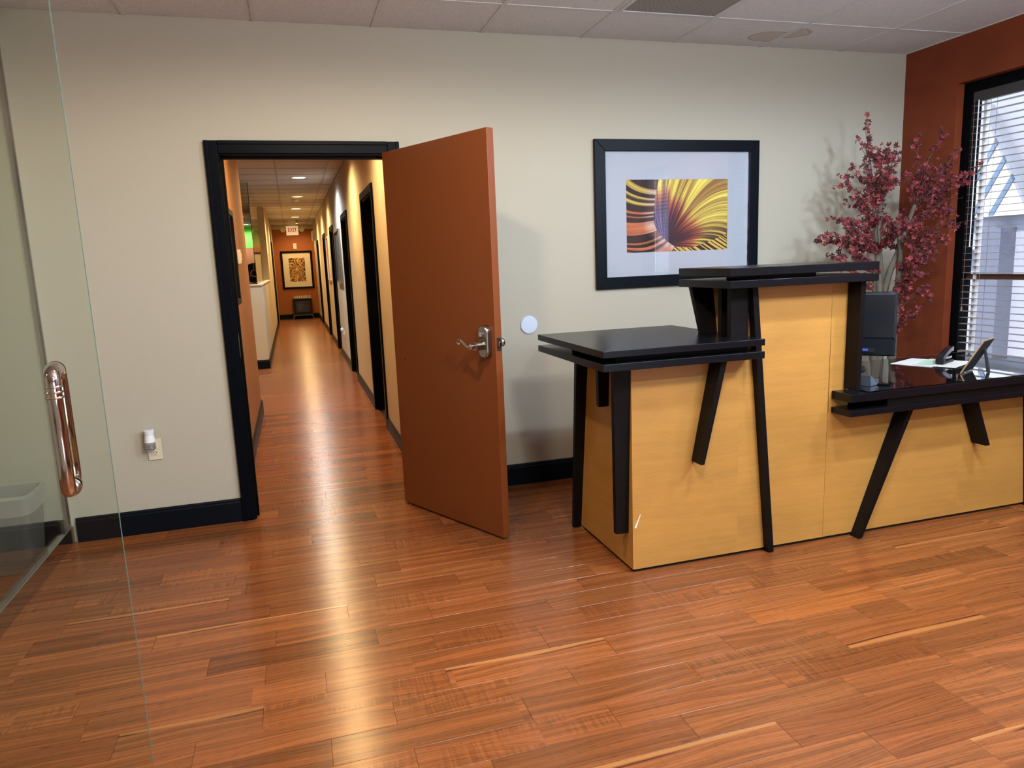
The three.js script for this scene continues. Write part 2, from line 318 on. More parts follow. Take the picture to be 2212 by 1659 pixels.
// baseboards with a moulded top
function baseProfile(h, t) { return [[0, 0], [t, 0], [t, h - 0.022], [t * 0.75, h - 0.016], [t * 0.75, h - 0.008], [t * 0.4, h], [0, h]]; }
function baseboard(name, from, to, axis, face, dir, h = 0.133, t = 0.016) {
  const pr = baseProfile(h, t).map(([a, b]) => [face + dir * a, b]);
  if (axis === 'x') { const s = slabShape(pr.map(([a, b]) => [a, b]), 'zy', from, to); return struct(name, s, M.base); }
  return struct(name, slabShape(pr, 'xy', from, to), M.base);
}
baseboard('baseboard_back_left', -1.785, D0 - 0.072, 'x', 0, 1);
baseboard('baseboard_back_right', D1 + 0.072, XR, 'x', 0, 1);
baseboard('baseboard_next_room', XL, -1.845, 'x', 0, 1);
baseboard('baseboard_right', 0.016, ZF, 'z', XR, -1);
baseboard('baseboard_corridor_left', -3.27, -WT, 'z', CX0, 1, 0.13);
{ let z = -WT; [...RIGHT_DOORS].forEach(([a, b], i) => { baseboard('baseboard_corridor_right_' + (i + 1), b + 0.07, z, 'z', CX1, -1, 0.11, 0.014); z = a - 0.07; }); baseboard('baseboard_corridor_right_6', ZE, z, 'z', CX1, -1, 0.11, 0.014); }
baseboard('baseboard_corridor_end', -0.985, CX1 - 0.014, 'x', ZE, 1, 0.14);
baseboard('baseboard_half_wall', -14.45, -6.68, 'z', -0.985, 1, 0.13);
baseboard('baseboard_half_wall_end', -2.6, -0.969, 'x', -6.68, 1, 0.13);

// ---------------------------------------------------------------- the doorway: casing, jambs, orange door
{
  const t = new THREE.Group(); t.name = 'trim_1'; t.userData = { kind: 'structure', label: 'black casing round the open doorway into the corridor' }; scene.add(t);
  const C = 0.072, P = 0.02;
  const leg = (x0, x1) => [bx(x0, x1, 0, DH + C, 0, P, 0.004), bx(x0 < -0.5 ? x0 : x1 - 0.02, x0 < -0.5 ? x0 + 0.02 : x1, 0, DH + C, 0.002, P + 0.006, 0.003)];
  obj('casing', leg(D0 - C, D0 - 0.006), M.blackTrim, t); obj('casing', leg(D1 + 0.006, D1 + C), M.blackTrim, t);
  obj('head_casing', [bx(D0 - 0.006, D1 + 0.006, DH + 0.006, DH + C, 0, P, 0.004), bx(D0 - 0.006, D1 + 0.006, DH + C - 0.02, DH + C, 0.002, P + 0.006, 0.003)], M.blackTrim, t);
  obj('jamb', bx(D0 - 0.02, D0, 0, DH, -WT - 0.01, 0.006), M.black, t); obj('jamb', bx(D1, D1 + 0.02, 0, DH, -WT - 0.01, 0.006), M.black, t);
  obj('head_jamb', bx(D0 - 0.02, D1 + 0.02, DH, DH + 0.02, -WT - 0.01, 0.006), M.black, t);
  obj('door_stop', bx(D0, D0 + 0.012, 0, DH, -0.09, -0.05), M.black, t); obj('door_stop', bx(D1 - 0.012, D1, 0, DH, -0.09, -0.05), M.black, t); obj('door_stop', bx(D0, D1, DH - 0.012, DH, -0.09, -0.05), M.black, t);
  obj('strike_plate', bx(D0, D0 + 0.0025, 0.93, 1.06, -0.038, -0.005), M.nickel, t, 'small grey steel strike plate');
  obj('casing', [bx(D0 - C, D0, 0, DH + C, -WT - 0.014, -WT), bx(D1, D1 + C, 0, DH + C, -WT - 0.014, -WT), bx(D0, D1, DH, DH + C, -WT - 0.014, -WT)], M.blackTrim, t);
}
{
  // local axes: +x from the hinge to the free edge, +z out of the face that the camera sees
  const ang = Math.atan2(0.7875, 0.3837), L = 0.876, T = 0.042;
  const d = new THREE.Group(); d.name = 'door_1'; scene.add(d); d.position.set(-0.0426, 0.012, 0.0725); d.rotation.y = Math.PI + (Math.PI - ang);
  d.userData = { kind: 'structure', label: 'open terracotta orange flush door with a lever handle', category: 'door' };
  // rotation.y = a sends +x to (cos a, 0, -sin a)
  d.rotation.y = -ang;
  // with this turn +z points to (sin ang', ...) = away from the camera's side, so the seen face is at -z ... mirrored below
  const s = -1;                                                        // the seen face lies on local +z * s
  obj('door_leaf', bx(0, L, 0, 1.992, -T, 0, 0.002), M.doorPaint, d);
  d.children[0].position.z = 0;
  const F = (g) => g;                                                  // builder space of the lock: +z out of the seen face
  const lock = new THREE.Group(); lock.name = 'lever_lock'; lock.userData.label = 'satin nickel keypad lock with a curved lever'; d.add(lock);
  lock.position.set(0.815, 0.99, 0);
  const esc = new THREE.Shape(); esc.moveTo(-0.032, -0.05); esc.absarc(0, -0.042, 0.032, Math.PI, 2 * Math.PI); esc.lineTo(0.032, 0.055); esc.absarc(0, 0.055, 0.032, 0, Math.PI); esc.closePath();
  const eg = new THREE.ExtrudeGeometry(esc, { depth: 0.018, bevelEnabled: true, bevelSize: 0.008, bevelThickness: 0.014, bevelOffset: -0.006, bevelSegments: 4, curveSegments: 20 });
  obj('escutcheon', eg, M.nickel, lock);
  const cylo = cyl(0.021, 0.024, 0.05, 28); cylo.rotateX(Math.PI / 2); cylo.translate(0, -0.008, 0.055);
  obj('rose', cylo, M.nickel, lock);
  const hub = cyl(0.0125, 0.0125, 0.04, 20); hub.rotateX(Math.PI / 2); hub.translate(0, -0.008, 0.088);
  const lev = tube([[0, -0.008, 0.1], [-0.02, -0.012, 0.103], [-0.05, 0.004, 0.102], [-0.08, 0.018, 0.099], [-0.105, 0.014, 0.096], [-0.11, 0.004, 0.095], [-0.103, -0.001, 0.095]], 0.0085, 40, 10);
  obj('lever', [hub, lev, new THREE.SphereGeometry(0.013, 16, 12).translate(0, -0.008, 0.1), new THREE.SphereGeometry(0.0085, 10, 8).translate(-0.103, -0.001, 0.095)], M.chrome, lock);
  const key = cyl(0.011, 0.011, 0.006, 20); key.rotateX(Math.PI / 2); key.translate(0, 0.045, 0.034);
  obj('thumb_turn', [key, bx(-0.006, 0.006, 0.033, 0.057, 0.034, 0.046, 0.003)], M.chrome, lock);
  const latch = new THREE.Group(); latch.name = 'latch'; d.add(latch); latch.position.set(L, 0.985, -T / 2);
  obj('latch_plate', bx(0, 0.0025, -0.032, 0.032, -0.013, 0.013, 0.001), M.darkMetal, latch, 'dark latch plate'); obj('latch_bolt', [bx(0.001, 0.014, -0.012, 0.012, -0.009, 0.009, 0.003), cyl(0.005, 0.005, 0.003, 12).rotateZ(Math.PI / 2).translate(0.002, 0.023, 0)], M.nickel, latch);
  const rose2 = cyl(0.026, 0.026, 0.012, 24); rose2.rotateX(Math.PI / 2); rose2.translate(0.815, 0.985, -T - 0.006);
  const knob = new THREE.SphereGeometry(0.024, 20, 14); knob.scale(1, 1, 0.8); knob.translate(0.815, 0.985, -T - 0.05);
  obj('rear_knob', [rose2, knob, cyl(0.01, 0.01, 0.04, 12).rotateX(Math.PI / 2).translate(0.815, 0.985, -T - 0.025)], M.chrome, d);
  obj('screw_hole', cyl(0.0045, 0.0045, 0.001, 12).rotateX(Math.PI / 2).translate(0.1, 0.86, 0.0006), M.void, d);
  for (const y of [0.2, 1.0, 1.78]) obj('hinge', cyl(0.007, 0.007, 0.1, 12).translate(0.002, y, -T - 0.004), M.nickel, d);
}

// ---------------------------------------------------------------- corridor and the room beside it
struct('wall_corridor_right', slabShape([[ZE, 0], ...RIGHT_DOORS.slice().reverse().flatMap(([a, b]) => [[a, 0], [a, 2.0], [b, 2.0], [b, 0]]), [-WT, 0], [-WT, 2.9], [ZE, 2.9]], 'zy', CX1, CX1 + 0.14), M.wallHallLit);
RIGHT_DOORS.forEach(([a, b], i) => {
  const t = new THREE.Group(); t.name = 'door_' + (i + 2); scene.add(t);
  t.userData = { kind: 'structure', category: 'door', label: ['first', 'second', 'third', 'fourth', 'fifth'][i] + ' black-cased doorway along the right corridor wall' };
  const C = 0.065;
  obj('casing', bx(CX1 - 0.016, CX1, 0, 2.0 + C, a - C, a), M.blackTrim, t); obj('casing', bx(CX1 - 0.016, CX1, 0, 2.0 + C, b, b + C), M.blackTrim, t);
  obj('head_casing', bx(CX1 - 0.016, CX1, 2.0, 2.0 + C, a, b), M.blackTrim, t);
  obj('jamb', bx(CX1 - 0.004, CX1 + 0.14, 0, 2.0, a, a + 0.018), M.black, t); obj('jamb', bx(CX1 - 0.004, CX1 + 0.14, 0, 2.0, b - 0.018, b), M.black, t); obj('head_jamb', bx(CX1 - 0.004, CX1 + 0.14, 1.982, 2.0, a + 0.018, b - 0.018), M.black, t);
  obj('door_leaf', bx(CX1 + 0.1, CX1 + 0.14, 0.008, 1.982, a + 0.018, b - 0.018), M.black, t);
});
struct('wall_corridor_left', bx(CX0 - 0.12, CX0, 0, 2.9, -3.27, -WT), M.brownWall);
struct('wall_corridor_far', bx(-1.105, -0.985, 0, 2.9, ZE, -11.1), M.wallHallLit);
struct('wall_corridor_end', bx(-4.1, CX1 + 0.14, 0, HC - 0.11, ZE - 0.12, ZE), M.orange);
struct('trim_2', bx(-4.1, CX1 + 0.14, HC - 0.11, 2.9, ZE - 0.12, ZE + 0.004), M.wallHallLit);
struct('wall_corridor_side', bx(-4.15, -4.03, 0, 2.9, ZE, -WT), M.brownWall);
{
  const w = struct('wall_half', [bx(-1.105, -0.985, 0, 1.185, -11.1, -6.68), bx(-2.6, -1.105, 0, 1.185, -6.8, -6.68)], M.wallHallLit);
  obj('cap', [bx(-1.115, -0.975, 1.185, 1.205, -11.1, -6.67, 0.003), bx(-2.6, -1.115, 1.185, 1.205, -6.81, -6.67, 0.003)], M.warmWhite, w);
  const g = new THREE.Group(); g.name = 'window_3'; scene.add(g); g.userData = { kind: 'structure', category: 'glass partition', label: 'glass panes standing on the half wall along the corridor' };
  obj('pane', bx(-1.051, -1.045, 1.205, HC, -11.1, -6.745), M.glass, g); obj('pane', bx(-2.6, -1.051, 1.205, HC, -6.745, -6.739), M.glass, g);
  obj('channel', [bx(-1.06, -1.035, 1.205, 1.22, -11.1, -6.73), bx(-2.6, -1.06, 1.205, 1.22, -6.755, -6.73)], M.rail, g);
  obj('pane_edge', bx(-1.0512, -1.0448, 1.205, HC, -6.7395, -6.737), M.black, g);
  struct('wall_side_room_green', bx(-4.03, -1.105, 2.02, HC, ZE, ZE + 0.012), M.green);
  const d = new THREE.Group(); d.name = 'door_7'; scene.add(d); d.userData = { kind: 'structure', category: 'door', label: 'black-cased doorway at the far left end of the corridor' };
  obj('casing', bx(-0.985, -0.967, 0, 2.07, -14.53, -14.46), M.blackTrim, d); obj('casing', bx(-0.985, -0.967, 0, 2.07, -15.6, -15.53), M.blackTrim, d); obj('head_casing', bx(-0.985, -0.967, 2.0, 2.07, -15.53, -14.53), M.blackTrim, d); obj('door_leaf', bx(-0.985, -0.98, 0.005, 2.0, -15.53, -14.53), M.black, d);
}

// ---------------------------------------------------------------- recessed lamps
function canLight(x, y, z, color, cd, glow, name, label, group, angle) {
  const t = thing(name, label, 'ceiling light', [x, y, z], 0, group);
  const ring = new THREE.LatheGeometry([[0.085, 0.004], [0.1, -0.004], [0.104, -0.002], [0.104, 0.004]].map(([a, b]) => new THREE.Vector2(a, b)), 32);
  obj('trim_ring', ring, std([0.75, 0.72, 0.66], 0.4), t);
  const lens = obj('lamp_lens', cyl(0.086, 0.086, 0.003, 32).translate(0, 0.0015, 0), std([0.8, 0.8, 0.8], 0.5, { emissive: color, emissiveIntensity: glow }), t);
  const l = new THREE.SpotLight(color, cd, 0, angle, angle > 1.4 ? 0.17 : 0.6, 2); l.position.set(0, -0.012, 0); l.target.position.set(0, -2, 0); l.castShadow = true; l.shadow.radius = 3.5;
  t.add(l, l.target);
  return t;
}
const HALLWORDS = ['nearest of the round downlights in the corridor ceiling, above the doorway', 'second round downlight from the doorway in the corridor ceiling', 'cool white round downlight, largest one seen through the doorway', 'warm round downlight just before the smoke detector', 'warm round downlight just beyond the smoke detector', 'round downlight halfway between smoke detector and exit sign', 'farthest round downlight, right above the exit sign'];
HALL_CANS.forEach(([z, c], i) => canLight(-0.362, HC - 0.001, z, c, CAN_HALL * (z < -15 ? 0.45 : z > -2 ? 0.72 : 1), 7, 'recessed_light', HALLWORDS[i], 'downlights along the corridor ceiling', 1.38));
canLight(-1.56, HC - 0.001, -13.5, HALL, 12, 6, 'recessed_light', 'downlight seen through the glass, higher of the two left of the corridor', 'downlights in the room beside the corridor', 1.12);
canLight(-1.62, HC - 0.001, -16.45, COOL, 15, 6, 'recessed_light', 'downlight seen through the glass right above the green band', 'downlights in the room beside the corridor', 1.5);
canLight(-1.9, HC - 0.001, -5.2, HALL, 12, 6, 'recessed_light', 'downlight over the opening between orange wall and half wall', 'downlights in the room beside the corridor', 1.12);
MAIN_CANS.forEach(([x, z, c, k], i) => canLight(x, H - 0.001, z, c, CAN_MAIN * k, 6, 'recessed_light', ['downlight in front of the orange door', 'downlight in front of the reception desk', 'downlight behind the camera on the left of two', 'downlight behind the camera on the right of two', 'downlight nearest the added shopfront behind the camera', 'downlight in the room beyond the glass partition', 'downlight in front of the low right desk'][i], 'downlights in the front room ceiling', 1.55));

// added pendant globes, out of view, to brighten the ceiling and upper wall
[[0.35, new THREE.Color(0.98, 0.95, 0.9), 'added white globe pendant, unseen, over the floor in front of the doorway'], [2.0, COOLER, 'added white globe pendant, unseen, over the floor in front of the desk']].forEach(([x, c, label]) => {
  const t = thing('added_pendant_lamp', label, 'added pendant lamp', [x, 0, 2.9], 0, 'added globe pendants in the front room');
  obj('canopy', cyl(0.06, 0.06, 0.025, 24).translate(0, H - 0.0125, 0), M.nickel, t); obj('cord', cyl(0.004, 0.004, H - 2.16, 8).translate(0, (H + 2.14) / 2, 0), M.plasticBlack, t); obj('socket', cyl(0.03, 0.035, 0.06, 20).translate(0, 2.15, 0), M.nickel, t);
  obj('globe', new THREE.SphereGeometry(0.11, 32, 20).translate(0, 2.03, 0), std([0.8, 0.8, 0.8], 0.4, { emissive: c, emissiveIntensity: 3 }), t);
  const l = new THREE.PointLight(c, ADDED_PENDANT, 0, 2); l.position.set(0, 2.03, 0); l.castShadow = true; l.shadow.radius = 5; t.add(l);
});

// ---------------------------------------------------------------- air grille in the ceiling
{
  const t = thing('air_grille', 'square grey perforated return air grille in the front room ceiling', 'air vent', [1.487, H - 0.004, 0.763]);
  const w = 0.293;
  obj('frame', [bx(-w, w, 0, 0.014, -w, -w + 0.02), bx(-w, w, 0, 0.014, w - 0.02, w), bx(-w, -w + 0.02, 0, 0.014, -w + 0.02, w - 0.02), bx(w - 0.02, w, 0, 0.014, -w + 0.02, w - 0.02)], M.tee, t);
  const perf = dataTex(512, 512, (x, y) => { const X = (x + ((y >> 3) & 1) * 4) % 8 - 4, Y = y % 8 - 4, k = X * X + Y * Y < 8 ? 70 : 205; return [k, k * 0.96, k * 0.93]; }, true, [1 / 0.45, 1 / 0.45]);
  obj('perforated_plate', bx(-w + 0.02, w - 0.02, 0.004, 0.008, -w + 0.02, w - 0.02), std([0.62, 0.6, 0.6], 0.6, { map: perf }), t);
}

// ---------------------------------------------------------------- glass partition and glass door on the left
{
  const g = new THREE.Group(); g.name = 'window_4'; scene.add(g); g.userData = { kind: 'structure', category: 'glass partition', label: 'fixed frameless glass partition between front room and next room' };
  obj('pane', bx(XG - 0.006, XG + 0.006, 0.08, H, 0.004, 1.72), M.glass, g);
  obj('bottom_rail', bx(XG - 0.02, XG + 0.02, 0, 0.092, 0.004, 1.72, 0.003), M.rail, g, 'polished metal bottom rail');
  obj('wall_channel', bx(XG - 0.012, XG + 0.012, 0.092, H, 0, 0.012), M.rail, g);
  obj('top_clamp', bx(XG - 0.025, XG + 0.025, H - 0.06, H, 0.0, 0.12, 0.003), M.darkMetal, g);
  const d = new THREE.Group(); d.name = 'door_8'; scene.add(d); d.userData = { kind: 'structure', category: 'glass door', label: 'frameless glass door standing open with a chrome bar handle' };
  // local +x runs from the hinge to the free edge, +z towards the camera
  const hx = -1.82, hz = 2.468, ex = -1.017, ez = 2.35, w = Math.hypot(ex - hx, ez - hz);
  d.position.set(hx, 0, hz); d.rotation.y = Math.atan2(-(ez - hz), ex - hx);
  obj('pane', bx(0.01, w - 0.0015, 0.01, 2.45, -0.0055, 0.0055), M.doorGlass, d);
  obj('pane_edge', bx(w - 0.0015, w, 0.01, 2.45, -0.0055, 0.0055), M.glassEdge, d, 'polished green edge of the glass');
  for (const s of [1, -1]) {
    const x = w - 0.088, y0 = 0.912, y1 = 1.196, o = 0.056 * s, c = 0.02 * s;
    const h = new THREE.Group(); h.name = 'bar_handle'; d.add(h); if (s > 0) h.userData.label = 'mirror chrome vertical bar handle';
    const pts = [[x, y1 - 0.006, 0.006 * s], [x, y1 - 0.006, o - c], [x, y1 - 0.012, o - c * 0.3], [x, y1 - 0.026, o], [x, (y0 + y1) / 2, o], [x, y0 + 0.026, o], [x, y0 + 0.012, o - c * 0.3], [x, y0 + 0.006, o - c], [x, y0 + 0.006, 0.006 * s]];
    obj('grip', tube(pts, 0.0155, 120, 24), M.handle, h);
    for (const y of [y0 + 0.006, y1 - 0.006]) obj('rosette', cyl(0.021, 0.021, 0.006, 24).rotateX(Math.PI / 2).translate(x, y, 0.0085 * s), M.chrome, h);
    if (s > 0) obj('collar', [0, 1, 2].map((k) => new THREE.TorusGeometry(0.0161, 0.0028, 8, 28).rotateX(Math.PI / 2).translate(x, y1 - 0.035 - k * 0.012, o)), M.chrome, h, 'ribbed chrome collar');
  }
  for (const y of [0.15, 2.2]) obj('hinge', bx(-0.02, 0.06, y, y + 0.09, -0.02, 0.02, 0.003), M.nickel, d);
}
// bin behind the glass
{
  const t = thing('waste_bin', 'dark grey wastebasket with a clear bag behind the glass partition', 'bin', [-2.06, 0, 0.27]);
  const ring = (wx, wz, r, n = 8) => { const p = []; for (const [sx, sz, a0] of [[1, 1, 0], [-1, 1, 1], [-1, -1, 2], [1, -1, 3]]) for (let i = 0; i <= n; i++) { const a = (a0 + i / n) * Math.PI / 2; p.push([sx * (wx - r) + r * Math.cos(a), sz * (wz - r) + r * Math.sin(a)]); } return p; };
  const loft = (levels) => { const pos = []; for (let l = 0; l + 1 < levels.length; l++) { const [A, ya] = levels[l], [B, yb] = levels[l + 1]; for (let i = 0; i < A.length; i++) { const j = (i + 1) % A.length; pos.push(A[i][0], ya, A[i][1], B[i][0], yb, B[i][1], B[j][0], yb, B[j][1], A[i][0], ya, A[i][1], B[j][0], yb, B[j][1], A[j][0], ya, A[j][1]); } } const g = new THREE.BufferGeometry(); g.setAttribute('position', new THREE.Float32BufferAttribute(pos, 3)); g.computeVertexNormals(); return toCreasedNormals(metreUV(g), 0.6); };
  const W = 0.2, D = 0.13;
  obj('body', loft([[ring(0.001, 0.001, 0.0005), 0.004], [ring(W - 0.03, D - 0.025, 0.03), 0.004], [ring(W - 0.03, D - 0.025, 0.03), 0.002], [ring(W, D, 0.035), 0.37], [ring(W + 0.01, D + 0.01, 0.04), 0.372], [ring(W + 0.01, D + 0.01, 0.04), 0.385], [ring(W - 0.004, D - 0.004, 0.033), 0.385], [ring(W - 0.034, D - 0.03, 0.028), 0.012], [ring(0.001, 0.001, 0.0005), 0.012]]), std([0.1, 0.1, 0.098], 0.5), t);
  const bag = (x, y, z, k) => { const a = Math.atan2(z, x); return y + Math.sin(a * 7 + k) * 0.006 + Math.sin(a * 13) * 0.003; };
  const bg = loft([[ring(W + 0.013, D + 0.013, 0.042), 0.3], [ring(W + 0.014, D + 0.014, 0.042), 0.34], [ring(W + 0.014, D + 0.014, 0.042), 0.378], [ring(W + 0.006, D + 0.006, 0.04), 0.392], [ring(W - 0.008, D - 0.008, 0.034), 0.385], [ring(W - 0.02, D - 0.02, 0.03), 0.25]]);
  const p = bg.attributes.position; for (let i = 0; i < p.count; i++) if (p.getY(i) < 0.37) p.setY(i, bag(p.getX(i), p.getY(i), p.getZ(i), p.getY(i) * 40));
  bg.computeVertexNormals();
  obj('bag', bg, phys([0.85, 0.86, 0.86], 0.3, { transmission: 0.75, thickness: 0, ior: 1.35 }), t, 'thin clear plastic liner folded over the rim');
}

// ---------------------------------------------------------------- outlet, night light, wall disc
function outlet(at, turn, label, withLight, k = 1) {
  const t = thing('wall_outlet', label, 'outlet', at, turn);
  obj('cover_plate', bx(-0.035 * k, 0.035 * k, -0.0575, 0.0575, 0, 0.006, 0.0025), M.ivory, t);
  for (const y of [0.02, -0.02]) {
    const r = obj('receptacle', bx(-0.017, 0.017, y - 0.0145, y + 0.0145, 0.004, 0.0085, 0.002), M.ivory, t);
    obj('slot', [bx(-0.0085, -0.0055, y - 0.001, y + 0.008, 0.0082, 0.0089), bx(0.0055, 0.0085, y - 0.001, y + 0.008, 0.0082, 0.0089), cyl(0.0028, 0.0028, 0.0007, 10).rotateX(Math.PI / 2).translate(0, y - 0.007, 0.0086)], M.void, r);
  }
  return t;
}
outlet([-1.362, 0.463, 0.001], 0, 'ivory wall outlet under the night light, left of the doorway');
{
  const t = thing('night_light', 'white plug-in night light with a clear ribbed base, left of the doorway', 'night light', [-1.374, 0.49, 0.009]);
  const lathe = (pts, seg = 28) => new THREE.LatheGeometry(pts.map(([a, b]) => new THREE.Vector2(a, b)), seg);
  const body = lathe([[0.001, -0.026], [0.018, -0.022], [0.025, -0.008], [0.0265, 0.008], [0.025, 0.022], [0.001, 0.022]]); body.translate(0, 0, 0.03);
  obj('clear_base', body, phys([0.62, 0.6, 0.58], 0.08, { transmission: 0.75, thickness: 0.01, ior: 1.45 }), t);
  obj('ridge', [-0.012, -0.002, 0.008].map((y) => new THREE.TorusGeometry(0.0258, 0.0016, 8, 28).rotateX(Math.PI / 2).translate(0, y, 0.03)), M.nickel, t);
  const cap = lathe([[0.001, 0.02], [0.027, 0.02], [0.0275, 0.024], [0.023, 0.058], [0.0215, 0.062], [0.0235, 0.064], [0.0255, 0.085], [0.0265, 0.088], [0.022, 0.088], [0.001, 0.086]]); cap.translate(0, 0, 0.03);
  obj('shade', cap, std([0.78, 0.78, 0.82], 0.35), t);
  obj('plug', bx(-0.014, 0.014, -0.018, 0.02, 0, 0.014, 0.003), M.white, t);
}
{
  const t = thing('wall_disc', 'round white plastic door stop disc on the beige wall', 'wall protector', [0.793, 1.001, 0.0005]);
  obj('disc', new THREE.LatheGeometry([[0.0001, 0.011], [0.048, 0.0105], [0.0525, 0.009], [0.0565, 0.003], [0.057, 0]].map(([a, b]) => new THREE.Vector2(a, b)), 48).rotateX(Math.PI / 2), M.discWhite, t);
}

// ---------------------------------------------------------------- framed prints
function framed(name, label, at, turn, W, Hh, fw, depth, art, artRect, mats, group) {
  const t = thing(name, label, 'framed picture', at, turn, group);
  const w = W / 2, h = Hh / 2, m = mats.frame ?? M.frameBlack;
  const bar = (pts) => slabShape(pts, 'xy', 0.002, depth, [], 0.003);
  obj('frame', [bar([[-w, -h], [w, -h], [w - fw, -h + fw], [-w + fw, -h + fw]]), bar([[-w, h], [-w + fw, h - fw], [w - fw, h - fw], [w, h]]), bar([[-w, -h], [-w + fw, -h + fw], [-w + fw, h - fw], [-w, h]]), bar([[w, -h], [w, h], [w - fw, h - fw], [w - fw, -h + fw]])], m, t);
  const [a0, a1, b0, b1] = artRect;
  if (mats.mat) obj('mat_board', slabShape(rect(-w + fw - 0.004, w - fw + 0.004, -h + fw - 0.004, h - fw + 0.004), 'xy', 0.006, 0.0085, [rect(a0 - 0.002, a1 + 0.002, b0 - 0.002, b1 + 0.002)]), mats.mat, t);
  const g = new THREE.PlaneGeometry(a1 - a0 + 0.02, b1 - b0 + 0.02).translate((a0 + a1) / 2, (b0 + b1) / 2, 0.0058);
  obj('print', g, std(0xffffff, 0.7, { map: art }), t);
  if (mats.glass) obj('glazing', new THREE.PlaneGeometry(W - 2 * fw, Hh - 2 * fw).translate(0, 0, depth - 0.006), mats.glass, t);
  return t;
}
// fountain of curved yellow, rust and purple fibres on black
const swirl = dataTex(1000, 740, (x, y) => {
  const A = 1.35, u = x / 1000 * A, v = 1 - y / 740;                    // v runs down from the top
  const dx = u - 0.5, dy = 0.9 - v, r = Math.hypot(dx, dy), th = Math.atan2(dy, dx);
  const rimX = v < 0.55 ? 0.365 + 0.07 * ((0.55 - v) / 0.55) ** 2 : 0.365 + 0.9 * (v - 0.55) ** 2 * 2.2;   // left edge of the fan
  const foot = 0.9 + 0.05 * Math.sin((u - 0.5) * 3) - Math.max(0, u - 0.85) * 0.35;                        // lower edge of the fan
  if (u > rimX && v < foot) {
    const ph = th + (th < 1.2 ? 0.5 * Math.pow(Math.max(0, r - 0.2), 1.6) * (1.2 - th) : 0.12 * r);
    const s1 = noise(ph * 34, r * 0.7, 201), s2 = noise(ph * 80 + 7, r * 0.9, 202), s3 = noise(ph * 170, r * 1.5, 203);
    const st = clamp(0.5 + (s1 - 0.5) * 1.2 + (s2 - 0.5) * 0.9 + (s3 - 0.5) * 0.35, 0, 1);
    const reach = 0.42 + 0.16 * noise(ph * 26, 1, 209) + 0.22 * smooth(th, 0.9, 1.6) - 0.12 * smooth(0.35 - th, 0, 0.5);
    const heat = smooth(r, reach - 0.34, reach + 0.12) * 1.0;
    const cols = [[34, 12, 34], [112, 46, 40], [172, 84, 52], [208, 196, 84]], k = clamp(heat * 3, 0, 2.999), i = Math.floor(k);
    let c = cols[i].map((q, j) => lerp(q, cols[i + 1][j], k - i));
    const vio = Math.exp(-(((th - 1.75) / 0.4) ** 2)) * smooth(0.75 - r, 0, 0.45) * 0.75; c = c.map((q, j) => lerp(q, [124, 92, 160][j], vio));
    const dark = c.map((q, j) => lerp([20, 6, 18][j], q * [0.8, 0.62, 0.6][j], heat * 0.75));
    const low = smooth(0.55 - th, 0, 0.5) * smooth(r, 0.34, 0.62), gap = smooth(noise(ph * 44, 2, 205), 0.4, 0.58);
    let o = dark.map((q, j) => lerp(q, c[j] * 1.1, st));
    o = o.map((q, j) => lerp(q, lerp([20, 12, 14][j], [206, 178, 78][j], gap), low * 0.85));
    const hi = smooth(s3, 0.78, 0.95) * smooth(1.9 - th, 0, 0.9) * smooth(th, 0.6, 1.2) * 0.5; return o.map((q) => lerp(q, 225, hi * (1 - heat * 0.5)));
  }
  if (v >= foot && u > 0.62) { const ph = u * 2.2 - v * 2.6 - 1.2 * (u - 0.9) * (v - 0.8), on = smooth(noise(ph * 26, 3, 207), 0.45, 0.58); return [22, 12, 12].map((q, j) => lerp(q, [204, 168, 74][j], on)); }
  const e = Math.max(0, rimX - u), ph = v - (0.62 * (v - 0.28)) * e * 1.2 + 0.5 * e * e, ln = noise(ph * 44, 0.5, 207), fine = noise(ph * 90, u * 3, 208);
  const on = smooth(ln, 0.5, 0.64), near = smooth(0.2 - e, 0, 0.16), c1 = v < 0.42 ? [200, 172, 74] : [188, 104, 62];
  const c = c1.map((q, j) => lerp(q, [206, 176, 168][j], near * 0.8)), bgc = [18, 8, 9].map((q, j) => lerp(q, (v > 0.62 ? [150, 84, 74] : [96, 66, 62])[j], near * 0.75));
  return bgc.map((q, j) => lerp(q, c[j] * (0.85 + fine * 0.25), on * 0.95));
});
swirl.wrapS = swirl.wrapT = THREE.ClampToEdgeWrapping;
framed('framed_print', 'large black framed abstract print of yellow and rust swirls over the desk', [1.817, 1.6455, 0.002], 0, 1.155, 0.9, 0.07, 0.028, swirl, [-0.362, 0.354, -0.232, 0.21], { mat: M.mat, glass: phys([1, 1, 1], 0.0, { transmission: 1, thickness: 0, ior: 1.8 }) });
const gold = dataTex(256, 384, (x, y) => { const u = x / 256 - 0.5, v = y / 384 - 0.5, a = fbm(u * 5 + 3 * fbm(u * 4, v * 4, 301, 2), v * 6 + 3 * fbm(u * 4 + 7, v * 4, 302, 2), 303, 3), k = Math.sin(a * 46) > 0.1 ? 1 : 0.12, c = Math.max(Math.abs(u + 0.01) * 1.6, Math.abs(v - 0.03) * 2.4) < 0.1; return c ? [196, 170, 150] : [206 * k + 8, 158 * k + 6, 86 * k + 4]; });
framed('framed_print', 'tall black framed black and gold print on the orange end wall', [-0.39, 1.37, ZE + 0.002], 0, 0.855, 1.055, 0.055, 0.03, gold, [-0.215, 0.215, -0.325, 0.33], { mat: M.matWarm });
const ochre = dataTex(128, 256, (x, y) => { const k = fbm(x / 20, y / 30, 311, 4); return [200 * (0.6 + k * 0.7), 150 * (0.5 + k * 0.8), 70 * (0.5 + k * 0.8)]; });
framed('framed_print', 'black framed ochre print on the orange wall just inside the doorway', [CX0 + 0.002, 1.49, -1.06], Math.PI / 2, 0.62, 0.645, 0.04, 0.032, ochre, [-0.27, 0.27, -0.28, 0.28], {});
